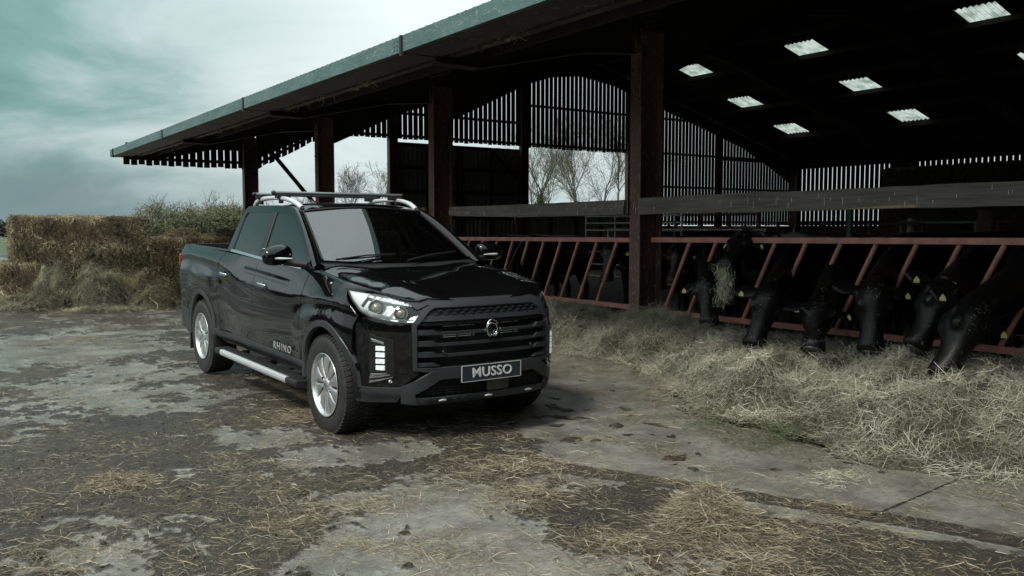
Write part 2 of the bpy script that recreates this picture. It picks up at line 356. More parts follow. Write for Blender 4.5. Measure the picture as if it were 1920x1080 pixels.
for a, b in zip(gx[:-1], gx[1:]):
    if a == 7.6:
        g = MB(); g.bar((7.75, YG+.075, 3.2), (9.65, YG+.075, 4.24), .06, .075); g.bar((9.65, YG+.075, 4.27), (11.75, YG+.075, 4.27), .06, .075); B(g, 'sheeting_rail', M_steel_dark)
    else: railb(a+.15, b-.15, 4.28)
    if a > 11: railb(a+.15, b-.15, 5.55 if 15 < a < 22 else 4.95 if a < 15 else 4.2 if a > 25 else 4.85)
    if a > 21: railb(a+.15, b-.15, 3.05); railb(a+.15, b-.15, 1.74)
# sheeted door panels in the second and third gable bays
for a, b in ((12.0, 14.3), (14.32, 16.66)):
    g = MB(); ny = 60; P = []
    for z in (1.05, 4.08): P.append([(a+(b-a)*i/ny, YG+.20+.012*(1 if (i//2) % 2 else -1), z) for i in range(ny+1)])
    g.grid(P, smooth=False); o = B(g, 'door_sheet', M_panel, fixn=False)
    g = MB()
    for z in (1.1, 1.85, 2.62, 3.35, 4.04): g.box(((a+b)/2, YG+.14, z), (b-a, .05, .11))
    for x in (a+.05, (a+b)/2, b-.05): g.box((x, YG+.135, 2.58), (.1, .04, 3.0))
    B(g, 'door_frame', M_steel_dark)
g = MB(); g.bar((15.5, YG+.12, 4.0), (16.5, YG+.12, 3.1), .06, .05); B(g, 'diagonal_brace', M_steel_dark)
g = MB(); g.bar((11.97, YG+.05, .3), (11.97, YG+.05, 4.1), .10, .06); B(g, 'door_post', M_red)
# low wall panels under the openings
def wallp(p0, p1, z0, z1, t, m, name='concrete_panel'):
    g = MB(); g.bar((p0[0], p0[1], (z0+z1)/2), (p1[0], p1[1], (z0+z1)/2), t, z1-z0); B(g, name, m)
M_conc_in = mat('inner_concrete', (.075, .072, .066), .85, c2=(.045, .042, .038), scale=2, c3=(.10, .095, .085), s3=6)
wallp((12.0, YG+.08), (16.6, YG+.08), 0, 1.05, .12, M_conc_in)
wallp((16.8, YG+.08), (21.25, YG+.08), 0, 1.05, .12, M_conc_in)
g = MB(); P = []
for z in (1.05, 2.02): P.append([(16.82+4.44*i/60, YG+.16+.012*(1 if (i//2) % 2 else -1), z) for i in range(61)])
g.grid(P, smooth=False); B(g, 'low_sheeting', M_panel, fixn=False)
for x_ in (17.9, 19.0, 20.1): g = MB(); g.box((x_, YG+.11, 1.52), (.09, .06, .98)); B(g, 'sheeting_post', M_steel_dark)
g = MB(); g.box((19.05, YG+.11, 2.05), (4.45, .07, .08)); B(g, 'sheeting_rail', M_steel_dark)
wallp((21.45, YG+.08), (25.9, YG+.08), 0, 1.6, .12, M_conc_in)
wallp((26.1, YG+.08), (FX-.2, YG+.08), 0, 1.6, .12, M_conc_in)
# far side wall: blockwork low, slats high
for i in range(-4, 3):
    y0, y1 = PY0+i*BAY+.12, PY0+(i+1)*BAY-.12
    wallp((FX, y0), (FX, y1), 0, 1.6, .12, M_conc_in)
    g = MB(); y = y0
    while y < y1-.1:
        g.box((FX+.14, y+.085, 2.93), (.022, .165, 2.9)); y += .207
    B(g, 'slatted_panel', M_board)
    g = MB(); g.box((FX+.05, (y0+y1)/2, 4.19), (.12, BAY, .46)); B(g, 'eaves_beam', M_steel_dark)
    for z in (1.75, 3.0):
        g = MB(); g.box((FX+.1, (y0+y1)/2, z), (.05, y1-y0, .1)); B(g, 'sheeting_rail', M_steel_dark)
g = MB(); g.box((FX+.05, YG+.02, 4.12), (.5, .35, .75)); B(g, 'corner_flashing', M_steel_dark)
# closed near end wall
g = MB(); g.add([(PX, YS-.1, 0), (FX, YS-.1, 0), (FX, YS-.1, zroof(FX)-.05), (RX, YS-.1, RZ-.05), (PX, YS-.1, zroof(PX)-.05), (PX, YS-.16, 0), (FX, YS-.16, 0), (FX, YS-.16, zroof(FX)-.05), (RX, YS-.16, RZ-.05), (PX, YS-.16, zroof(PX)-.05)],
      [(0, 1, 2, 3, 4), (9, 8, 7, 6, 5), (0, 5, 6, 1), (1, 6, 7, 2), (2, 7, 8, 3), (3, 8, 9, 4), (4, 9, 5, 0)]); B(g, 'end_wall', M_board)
# outside raking prop by the corner column
g = MB(); w0 = (8.5, 21.9, 3.75); w1 = (10.6, 21.9, 1.2)
g.bar((8.05, YG-.3, 3.62), (10.35, YG-.3, 1.0), .09, .09); B(g, 'raking_prop', M_steel_dark)
# wisps of straw (old nests) on the eaves purlins: stuff lodged there
# timber boards along the front, one run per bay
def timber(y0, y1, zb0, zt0, zb1, zt1, label, wob=0):
    n = 24; P0 = []; rngl = random.Random(int(y0*10))
    g = MB(); vs = []; tk = .06; x = PX-.215
    for i in range(n+1):
        t = i/n; y = y0+(y1-y0)*t; zb = zb0+(zb1-zb0)*t+rngl.uniform(-.004, .004); zt_ = zt0+(zt1-zt0)*t+rngl.uniform(-.004, .004)
        if wob: zb += -wob*max(0, 1-abs(t-.5)/.5)**.5+wob*.8
        vs += [(x, y, zb), (x, y, zt_), (x-tk, y, zb), (x-tk, y, zt_)]
    fs = []
    for i in range(n):
        a = i*4; b = a+4; fs += [(a, a+1, b+1, b), (a+2, b+2, b+3, a+3), (a+1, a+3, b+3, b+1), (a, b, b+2, a+2)]
    fs += [(0, 2, 3, 1), (n*4, n*4+1, n*4+3, n*4+2)]
    g.add(vs, fs); o = g.build('timber_rail', M_timber, None)
    tag(o, label, 'timber board', 'weathered boards along the barn front')
    d = MB()
    for k in range(int(abs(y1-y0)*7)):
        y = rngl.uniform(y0+.1, y1-.1); z = zt0-rngl.uniform(.01, .15); h = rngl.uniform(.015, .075); w = rngl.uniform(.0025, .006)
        d.box((x-tk-.002, y, z-h/2), (.003, w, h))
    d.build('dropping_streaks', M_dropping, o, fixn=False)
    return o
tb = timber(PY0-.15, PY0-BAY+.2, 1.685, 1.885, 1.695, 1.895, 'long weathered timber board with white bird droppings, from the nearest column to the picture edge')
sp = MB(); sp.add([(PX-.278, 5.05, 1.695), (PX-.278, 4.75, 1.697), (PX-.278, 4.35, 1.699), (PX-.278, 4.3, 1.712), (PX-.278, 4.38, 1.725), (PX-.278, 4.75, 1.716), (PX-.282, 5.05, 1.70)], [tuple(range(7))]); sp.build('split_edge', M_fresh, tb, fixn=False)
timber(PY0+BAY-.75, PY0+.12, 1.70, 1.86, 1.665, 1.865, 'weathered timber board with a sagging lower edge between the first and second columns', wob=.035)
timber(PY0+2*BAY-.1, PY0+BAY+.1, 1.70, 1.87, 1.70, 1.87, 'weathered timber board behind the pickup cab, beyond the second column')
timber(PY0-BAY-.15, PY0-2*BAY+.1, 1.69, 1.89, 1.69, 1.89, 'timber board on the barn front out past the picture edge')
# feed barriers, one per bay: rails and leaning tubes
def barrier(y0, y1, tops, label, zb=.48, zt=1.375, zt1=None):
    b = empty('feed_barrier', (PX, (y0+y1)/2, 0), label, 'feed barrier', 'red tubular feed barriers between the columns')
    inv = Matrix.Translation((-PX, -(y0+y1)/2, 0)); zt1 = zt1 or zt
    for z0, z1, h, nm in ((zt, zt1, .062, 'top_rail'), (zb, zb, .06, 'bottom_rail')):
        g = MB(); g.bar((PX, y0, z0), (PX, y1, z1), .06, h); o = g.build(nm, M_redrail, b, bevel=.006); o.matrix_parent_inverse = inv
    for y in tops:
        zz = zt+(zt1-zt)*(y-y0)/(y1-y0)
        g = MB(); g.tube([(PX, y, zz-.03), (PX, y+.41*(zz-zb)/.9, zb+.03)], .024, 10); o = g.build('bar', M_redrail, b); o.matrix_parent_inverse = inv
barrier(PY0-.12, PY0-BAY+.12, [7.32, 6.91, 6.5, 6.08, 5.69, 5.28, 4.89, 4.48, 4.08, 3.70, 3.3][:2]+[6.08, 5.69, 5.28, 4.89, 4.48, 4.08, 3.70, 3.28], 'red feed barrier the black cattle reach through, right of the nearest column', zb=.48, zt=1.37, zt1=1.41)
barrier(PY0+BAY-.12, PY0+.12, [12.7, 12.28, 11.87, 11.45, 11.02, 10.62, 10.22, 9.82, 9.42, 9.02, 8.62, 8.22][:-1], 'red feed barrier between the first and second columns, behind the pickup bonnet', zb=.50, zt=1.335, zt1=1.365)
barrier(PY0+2*BAY-.12, PY0+BAY+.12, list(np.arange(13.6, 18, .42)), 'red feed barrier glimpsed past the pickup windscreen, beyond the second column')
barrier(PY0-BAY-.12, PY0-2*BAY+.12, list(np.arange(-1.7, 2.5, .42)), 'red feed barrier out past the picture edge')
for i in range(-2, 3):
    g = MB(); g.box((PX, PY0+(i+.5)*BAY, .20), (.16, BAY-.6, .40)); o = B(g, 'feed_kerb', M_concrete_kerb, bevel=.015)
# ================================================================== YARD
def seg_d(x, y, pts):
    """distance to a polyline and side"""
    d = np.full(np.shape(x), 1e9)
    for (x0, y0), (x1, y1) in zip(pts[:-1], pts[1:]):
        vx, vy = x1-x0, y1-y0; t = np.clip(((x-x0)*vx+(y-y0)*vy)/(vx*vx+vy*vy), 0, 1); d = np.minimum(d, np.hypot(x-x0-t*vx, y-y0-t*vy))
    return d
def ground_fields(x, y):
    """mud cover, fine straw dusting, wetness and height of the yard"""
    n1 = fbm(x, y, 6, .42, .55); n2 = fbm(x+40, y-11, 5, 1.9, .6); n3 = fbm(x-9, y+31, 4, 6.5, .6)
    # the strip by the feed barrier is scraped concrete; the open yard is trodden mud
    edge = np.interp(y, [-2, 1, 2.2, 3.2, 4.2, 5.2, 6.5, 8, 12], [5.4, 4.7, 4.0, 3.55, 3.3, 3.4, 4.2, 5.2, 6.6])
    clean = sstep(-.35, .55, x-edge+.5*n1)
    n4 = fbm(x+70, y*1.6+3, 3, 15, .6)
    mud = .545+.85*n1+.75*n2+.42*n3+.22*n4
    # pale washed slabs showing through
    for cx, cy, rx, ry, a in ((2.0, 6.0, .9, .55, .55), (2.35, 5.3, .6, .35, .45), (1.2, 4.9, .5, .5, .25), (2.1, 3.9, .55, .35, .6), (.75, 4.2, .35, .6, .35), (1.75, 3.2, .5, .3, .45), (1.1, 8.2, .7, .9, .40), (1.7, 9.5, .8, 1.2, .35), (1.5, 12, 1.3, 2, .3), (2.4, 3.05, .35, .3, .4), (1.35, 2.9, .3, .35, .5), (2.9, 5.3, .35, .3, .3)):
        mud = mud-a*np.exp(-(((x-cx)/rx)**2+((y-cy)/ry)**2))*(1+.8*n2)
    for cx, cy, rx, ry, a in ((3.1, 3.7, .6, .45, .35), (2.7, 4.6, .5, .35, .3), (.6, 5.6, .6, .5, .35), (1.6, 4.2, .5, .3, .3), (2.6, 3.2, .4, .3, .4), (3.4, 5.3, .8, .5, .2)):
        mud = mud+a*np.exp(-(((x-cx)/rx)**2+((y-cy)/ry)**2))
    mud = mud*(1-clean)+clean*(.10+.45*n1+.25*n2)
    # tyre-smeared mud tracks curving out of the yard towards the lower right
    t1 = seg_d(x, y, [(3.15, 4.55), (3.6, 3.75), (3.95, 3.0), (4.25, 2.3), (4.6, 1.2)])+.04*n2
    t2 = seg_d(x, y, [(2.95, 3.75), (3.45, 3.0), (3.8, 2.35), (4.1, 1.6), (4.3, .8)])+.04*n2
    mud = np.maximum(mud, (1-sstep(.05, .16, t1))*(.75+.5*n2)); mud = np.maximum(mud, (1-sstep(.08, .24, t2))*(.8+.4*n2))
    # more mud cover, so darker ground, under and around the pickup
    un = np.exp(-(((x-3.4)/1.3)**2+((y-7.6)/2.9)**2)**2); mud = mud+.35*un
    # spattered dung on the clean strip
    sp = sstep(.40, .62, fbm(x+5, y+5, 3, 4.5, .5)+.30*np.exp(-(((x-4.3)/.6)**2+((y-5.5)/.9)**2))); mud = np.maximum(mud, sp*.9)
    mud = np.clip(mud, 0, 1.25)
    m = sstep(.36, .62, mud)
    joint = np.abs((x-4.55)*.22+(y-1.75)*-.0)*0+9
    h = m*(.014+.026*np.maximum(0, n2+.35)+.026*np.maximum(0, n3+.1)+.018*fbm(x, y, 3, 17, .6))
    h = .026*np.tanh(h/.026)*(1-.65*clean)
    far = sstep(11, 22, np.hypot(x, y)); h = h*(1-.6*far)
    # heads of kerb-side slab slightly lower where wheels stand
    for cx, cy in ((2.63, 6.07), (2.66, 9.17)): 
        k = np.exp(-(((x-cx)/.22)**2+((y-cy)/.26)**2)**2); h = h*(1-k)+.004*k
    h = h+.012*fbm(x, y, 3, .25)
    straw = np.clip(sstep(-.15, .6, fbm(x+3, y-70, 4, .9, .6)+.25*m)+sstep(1.9, .3, PX-.2-x-.9)*.9, 0, 1)
    wet = sstep(-.05, .40, fbm(x-60, y+7, 4, .8, .5)+.25*(1-m)-.35*clean+.12*(x < 3))
    return m, straw, wet, h
def gz(x, y): return ground_fields(np.asarray([x], float), np.asarray([y], float))[3][0]
def yard_mesh():
    az = np.concatenate([np.linspace(R(-75), R(0), 60, endpoint=False), np.linspace(R(0), R(68), 560), np.linspace(R(70), R(110), 40)])
    r = np.concatenate([[.25, .8, 1.3], np.geomspace(1.7, 14, 620), np.geomspace(14.2, 60, 160)])
    A, Q = np.meshgrid(az, r); x = Q*np.sin(A); y = Q*np.cos(A)
    m, st, wet, h = ground_fields(x, y)
    out_ = sstep(45, 60, Q); h = h*(1-out_)-.0*out_
    V = np.stack([x, y, h], -1).reshape(-1, 3); a, b = x.shape
    i, j = np.meshgrid(np.arange(a-1), np.arange(b-1), indexing='ij'); k = (i*b+j).ravel()
    F = np.stack([k, k+1, k+b+1, k+b], 1)[:, ::-1]
    return V, F, m.ravel(), st.ravel(), wet.ravel()
V, F, m_, st_, wet_ = yard_mesh()
M_yard = bpy.data.materials.new('yard_surface'); M_yard.use_nodes = True; N = M_yard.node_tree.nodes; L = M_yard.node_tree.links; Bp = N['Principled BSDF']
def nd(t, **k):
    n = N.new(t)
    for a_, b_ in k.items(): setattr(n, a_, b_)
    return n
def at(n): q = nd('ShaderNodeAttribute'); q.attribute_name = n; return q.outputs['Fac']
def noi(sc, det=6, ro=.6, dist=0):
    n = nd('ShaderNodeTexNoise'); n.inputs['Scale'].default_value = sc; n.inputs['Detail'].default_value = det; n.inputs['Roughness'].default_value = ro; n.inputs['Distortion'].default_value = dist; L.new(TC.outputs['Object'], n.inputs[0]); return n.outputs[0]
def mr(src, a, b, c=0, d=1): n = nd('ShaderNodeMapRange'); L.new(src, n.inputs[0]); n.inputs[1].default_value = a; n.inputs[2].default_value = b; n.inputs[3].default_value = c; n.inputs[4].default_value = d; return n.outputs[0]
def mx(f_, a, b):
    n = nd('ShaderNodeMixRGB')
    for i, s in ((0, f_), (1, a), (2, b)):
        if isinstance(s, tuple): n.inputs[i].default_value = (*s, 1)
        elif isinstance(s, (int, float)): n.inputs[i].default_value = s
        else: L.new(s, n.inputs[i])
    return n.outputs[0]
def ma(op, a, b):
    n = nd('ShaderNodeMath', operation=op)
    for i, s in ((0, a), (1, b)):
        if isinstance(s, (int, float)): n.inputs[i].default_value = s
        else: L.new(s, n.inputs[i])
    return n.outputs[0]
TC = nd('ShaderNodeTexCoord')
conc = mx(mr(noi(3.2, 8, .65), .35, .68), (.115, .113, .102), (.255, .25, .222)); conc = mx(ma('MULTIPLY', mr(noi(1.1, 7, .7, 1.5), .46, .66), .6), conc, (.065, .056, .042)); conc = mx(ma('MULTIPLY', mr(noi(130, 3, .8), .5, .7), .35), conc, (.07, .062, .05)); conc = mx(mr(noi(22, 6, .7), .52, .72), conc, (.085, .078, .064))
mud_c = mx(mr(noi(7, 8, .7), .35, .65), (.014, .011, .008), (.046, .037, .027)); mud_c = mx(mr(noi(60, 4, .7), .55, .75), mud_c, (.10, .083, .06))
mask = mr(ma('ADD', at('mud'), ma('MULTIPLY', ma('SUBTRACT', noi(19, 9, .8), .5), 1.5)), .22, .74)
col = mx(mask, conc, mud_c)
dust = mr(ma('MULTIPLY', at('straw'), mr(noi(48, 5, .8, 1.2), .46, .66)), .0, 1.0); col = mx(ma('MULTIPLY', dust, .55), col, (.17, .145, .10))
L.new(col, Bp.inputs['Base Color'])
ro = mx(mask, mx(at('wet'), (.50, .50, .50), (.13, .13, .13)), mx(at('wet'), (.52, .52, .52), (.28, .28, .28))); L.new(ro, Bp.inputs['Roughness']); Bp.inputs['Specular IOR Level'].default_value = .45
bm_ = nd('ShaderNodeBump'); bm_.inputs['Strength'].default_value = .9; bm_.inputs['Distance'].default_value = .02
hh = ma('ADD', ma('MULTIPLY', noi(55, 6, .75), ma('ADD', ma('MULTIPLY', mask, 1.0), .22)), ma('MULTIPLY', mask, .6)); L.new(hh, bm_.inputs['Height']); L.new(bm_.outputs[0], Bp.inputs['Normal'])
yard = raw_mesh('yard_ground', V, F, M_yard, smooth=True); tag(yard, kind='structure')
for nm, arr in (('mud', m_), ('straw', st_), ('wet', wet_)):
    a_ = yard.data.attributes.new(nm, 'FLOAT', 'POINT'); a_.data.foreach_set('value', arr.astype(np.float32))
# far land: one sheet to the horizon
M_field = mat('far_field', (.035, .062, .022), .9, c2=(.060, .080, .030), scale=.05, bump=.4, bscale=2)
Vf = []; Ff = []
rr = [30, 58, 90, 200, 500, 1400]; na = 72
for q in rr:
    for k in range(na): Vf.append((q*math.sin(2*math.pi*k/na), q*math.cos(2*math.pi*k/na), -.03 if q < 59 else -.02))
Vf = [(0, 0, -.06)]+Vf
for k in range(na): Ff.append((0, 1+(k+1) % na, 1+k, 1+k))
gm = MB(); gm.v = Vf; 
gm.f = [(0, 1+(k+1) % na, 1+k) for k in range(na)]+[(1+i*na+k, 1+i*na+(k+1) % na, 1+(i+1)*na+(k+1) % na, 1+(i+1)*na+k) for i in range(len(rr)-1) for k in range(na)]; gm.sm = [False]*len(gm.f)
o = gm.build('field', M_field); tag(o, kind='structure')
# slab joint on the scraped concrete
jm = MB(); jp = [(3.40+(5.7-3.40)*t, 2.56+(2.775-2.56)*t) for t in np.linspace(0, 1, 40)]
for (xa, ya), (xb, yb) in zip(jp[:-1], jp[1:]): 
    za = gz(xa, ya)+.004; zb_ = gz(xb, yb)+.004; w = .005+.006*abs(noise2(xa*7, ya*7)); jm.add([(xa, ya+w, za), (xa, ya-w, za), (xb, yb-w, zb_), (xb, yb+w, zb_)], [(0, 1, 2, 3)])
tag(jm.build('slab_joint', mat('joint_tar', (.018, .016, .013), .8), fixn=False), kind='structure')

# ------------------------------------------------------------------ loose strands
def strands(name, P, D, Lh, Wd, m, parent=None, segs=4, curl=.5, sag=0, seed=1, patchy=0):
    """P (n,3) roots, D (n,3) directions, Lh lengths, Wd widths -> one mesh of narrow bent ribbons"""
    g = np.random.default_rng(seed); n = len(P); D = D/np.linalg.norm(D, axis=1, keepdims=True)
    U = g.normal(size=(n, 3)); U -= (U*D).sum(1, keepdims=True)*D; U /= np.linalg.norm(U, axis=1, keepdims=True)
    Wv = np.cross(D, U); t = np.linspace(0, 1, segs+1); V = np.empty((n, segs+1, 2, 3), np.float32)
    ph = g.uniform(-1, 1, (n, 1)); k2 = g.uniform(-1, 1, (n, 1))
    for i, tt in enumerate(t):
        c = P+D*(Lh*(tt-.5))[:, None]+U*((Lh*curl)[:, None]*(ph*((tt-.5)**2-.08)+k2*.35*math.sin(tt*6.0))) if np.ndim(Lh) else None
        if sag: c[:, 2] -= sag*Lh*(tt-.5)**2*2
        w = (Wd*(1-.35*abs(tt-.5)*2))[:, None]*.5; tw = math.cos(tt*2.2); sn_ = math.sin(tt*2.2)
        dv = Wv*tw+U*sn_*.6
        V[:, i, 0] = c-dv*w; V[:, i, 1] = c+dv*w
    b = (np.arange(n)*(segs+1)*2)[:, None]; fs = []
    for i in range(segs): fs.append(np.stack([b[:, 0]+2*i, b[:, 0]+2*i+1, b[:, 0]+2*i+3, b[:, 0]+2*i+2], 1))
    F = np.concatenate(fs, 0)
    o = raw_mesh(name, V.reshape(-1, 3), F, m, parent, smooth=False); tv = g.random(n)
    if patchy: tv = np.clip(tv*.75+patchy*(fbm(P[:, 0]*1.0+seed+P[:, 2]*.7, P[:, 1]+P[:, 2]*1.3, 3, 2.6)+.05), 0, 1)
    a_ = o.data.attributes.new('tone', 'FLOAT', 'POINT'); a_.data.foreach_set('value', np.repeat(tv, (segs+1)*2).astype(np.float32))
    return o
def strand_mat(name, c1, c2, c3=None):
    m = bpy.data.materials.new(name); m.use_nodes = True; N = m.node_tree.nodes; L = m.node_tree.links; b = N['Principled BSDF']
    a_ = N.new('ShaderNodeAttribute'); a_.attribute_name = 'tone'; r = N.new('ShaderNodeValToRGB'); r.color_ramp.elements[0].color = (*c1, 1); r.color_ramp.elements[1].color = (*c2, 1)
    if c3: e_ = r.color_ramp.elements.new(.88); e_.color = (*c3, 1)
    L.new(a_.outputs['Fac'], r.inputs[0]); L.new(r.outputs[0], b.inputs['Base Color']); b.inputs['Roughness'].default_value = .6; b.inputs['Specular IOR Level'].default_value = .25
    return m
M_wisp = strand_mat('wisp_strands', (.30, .25, .15), (.72, .62, .42))
M_hay = strand_mat('hay_strands', (.17, .165, .12), (.78, .765, .645), (.48, .465, .365))
M_haydark = strand_mat('old_hay_strands', (.07, .060, .034), (.26, .225, .135))
M_straw = strand_mat('straw_strands', (.12, .10, .065), (.66, .58, .44), (.36, .31, .215))
M_bale = strand_mat('bale_straw', (.07, .06, .035), (.62, .54, .36), (.32, .27, .165))
M_lump = strand_mat('lump_strands', (.06, .056, .038), (.64, .60, .45), (.32, .30, .20))
M_haybase = mat('hay_mass', (.032, .029, .019), .9, c2=(.085, .076, .05), scale=14, bump=1, bscale=90, c3=(.05, .046, .026), s3=5, bdist=.03)  # base colour kept dark to put shade into the gaps between strands
M_balebase = mat('bale_mass', (.045, .033, .017), .9, c2=(.12, .088, .045), scale=12, bump=1, bscale=70, stretch=(1, 1, .5), bdist=.03)

# ------------------------------------------------------------------ hay fed along the barrier
def hay_edge(y): # how far out from the barrier the heap reaches
    e_ = np.interp(y, [-1, 1.0, 2.0, 2.8, 3.6, 4.6, 5.6, 6.6, 7.6, 8.6, 10, 12, 15, 24], [2.0, 2.05, 2.1, 2.2, 2.3, 2.15, 1.75, 1.2, .95, 1.05, 1.15, 1.05, .9, .8])
    return e_+.34*fbm(y, y*0+3, 4, 1.1)
def hay_h(x, y):
    d = (PX-.05-x)/hay_edge(y)                 # 0 at the barrier, 1 at the toe
    d = np.clip(d, -.3, 1.3)
    n = fbm(x, y, 4, 1.25, .55); n2 = fbm(x+9, y, 4, 5, .6)
    prof = np.interp(d, [-.3, 0, .15, .4, .62, .8, 1, 1.3], [.40, .40, .38, .33, .27, .17, .0, -.08])
    # nearer the picture the cattle have pushed the hay into ridges away from the bars
    k = sstep(7.2, 5.6, y); ridge = np.interp(d, [-.3, 0, .2, .42, .58, .75, 1, 1.3], [.33, .34, .31, .28, .33, .25, .0, -.08])
    h = prof*(1-k)+ridge*k
    h = h*(1+.65*n+.25*n2)+.075*n2*sstep(1.05, .8, d)+.02*fbm(x, y+5, 3, 12, .6)*sstep(1.05, .9, d)
    for cx, cy, r_, a in ((5.75, 5.25, .62, .10), (5.35, 3.9, .75, .12), (6.4, 3.3, .7, .06), (7.0, 7.3, .5, .06), (6.9, 9.2, .6, .05), (5.55, 2.9, .5, .05)): h = h+a*np.exp(-((x-cx)**2+(y-cy)**2)/r_**2)
    for cx, cy, r_, a in ((6.55, 5.35, .45, .12), (6.35, 4.55, .4, .10), (6.15, 3.75, .4, .10), (6.9, 6.3, .4, .08)): h = h-a*np.exp(-((x-cx)**2+(y-cy)**2)/r_**2)
    return h-.015
ys = np.linspace(-.5, 24.2, 700); us = np.linspace(-.1, 1.12, 70)
Yg, Ug = np.meshgrid(ys, us, indexing='ij'); Xg = PX-.05-Ug*hay_edge(Yg); Zg = hay_h(Xg, Yg)
a, b = Xg.shape; i, j = np.meshgrid(np.arange(a-1), np.arange(b-1), indexing='ij'); k = (i*b+j).ravel()
V = np.stack([Xg, Yg, Zg], -1).reshape(-1, 3)
hay = raw_mesh('hay', V, np.stack([k, k+b, k+b+1, k+1], 1)[:, ::-1], M_haybase, smooth=True); tag(hay, kind='stuff')
def scatter_hay(n, y0, y1, seed, lmin, lmax, w, name, m, thick=.05, pw=1.0, dmax=1.12, under=0):
    g = np.random.default_rng(seed); y = y0+(y1-y0)*g.random(n)**pw; u = g.uniform(-.05, dmax, n); x = PX-.05-u*hay_edge(y)
    z = np.maximum(hay_h(x, y), -.0)+g.uniform(-.01, thick, n)*sstep(1.25, .8, u)
    cl = fbm(x+31, y-4, 3, 2.3, .6); keep = g.random(n) < np.clip((1.5-u*.85)*(.62+1.5*cl), .06, 1); x, y, z, u = x[keep], y[keep], z[keep], u[keep]; n = len(x)
    th = g.uniform(0, 2*math.pi, n); ph = g.normal(0, .38, n)*sstep(1.2, .6, u)+.03
    e_ = .05; sx = (hay_h(x+e_, y)-hay_h(x-e_, y))/(2*e_); sy = (hay_h(x, y+e_)-hay_h(x, y-e_))/(2*e_)
    D = np.stack([np.cos(th), np.sin(th), np.tan(ph)+np.where(u < 1, sx*np.cos(th)+sy*np.sin(th), 0)], 1)
    return strands(name, np.stack([x, y, z+.006], 1), D, lmin+(lmax-lmin)*g.random(n)**1.5, g.uniform(.6, 1.3, n)*w, m, parent=None, seed=seed, curl=1.1, patchy=.9)
o = scatter_hay(105000, 1.6, 9.5, 11, .06, .36, .0032, 'hay_strands', M_hay, pw=.9); tag(o, kind='stuff')
o = scatter_hay(45000, 9.0, 24, 12, .10, .28, .0055, 'hay_strands', M_hay, pw=1.6); tag(o, kind='stuff')
o = scatter_hay(26000, 1.6, 9, 13, .05, .2, .0034, 'hay_strands', M_haydark, thick=.01, dmax=1.3); tag(o, kind='stuff')
# green wilted grass in the heap
g = np.random.default_rng(5); n = 1100; cx = np.where(g.random(n) < .5, 5.25, 5.05); x = cx+g.normal(0, .22, n); y = np.where(cx > 5.1, 4.55, 3.95)+g.normal(0, .15, n); z = np.maximum(hay_h(x, y), 0)+.02
M_green = strand_mat('wilted_grass', (.04, .055, .022), (.11, .14, .065))
th = g.uniform(0, 6.28, n); o = strands('green_grass', np.stack([x, y, z], 1), np.stack([np.cos(th), np.sin(th), g.normal(0, .3, n)], 1), g.uniform(.06, .16, n), np.full(n, .004), M_green, seed=5); tag(o, kind='stuff')

# ------------------------------------------------------------------ straw scattered over the yard
def scatter_yard(n, seed, m, lo, hi, w, rmax=16, dens=None, name='scattered_straw'):
    g = np.random.default_rng(seed); N0 = n*4; r = 1.6*(rmax/1.6)**g.random(N0); a_ = g.uniform(R(-4), R(66), N0); x = r*np.sin(a_); y = r*np.cos(a_)
    mm_, st, wt, h = ground_fields(x, y); f = fbm(x+11, y+3, 4, 1.3, .6)
    p = np.clip((.10+.9*sstep(.0, .45, f)+.35*st)*.75, 0, 1); ok = (g.random(N0) < p) & (x < PX-.6); x, y, h = x[ok][:n], y[ok][:n], h[ok][:n]; n = len(x)
    th = g.uniform(0, 6.28, n); D = np.stack([np.cos(th), np.sin(th), g.normal(0, .07, n)], 1); L_ = lo+(hi-lo)*g.random(n)**2.2
    o = strands(name, np.stack([x, y, h+.006], 1), D, L_, g.uniform(.6, 1.3, n)*w, m, seed=seed, curl=.35, segs=3); return tag(o, kind='stuff')
scatter_yard(42000, 21, M_straw, .02, .26, .0026)
scatter_yard(22000, 22, M_haydark, .015, .12, .0026)
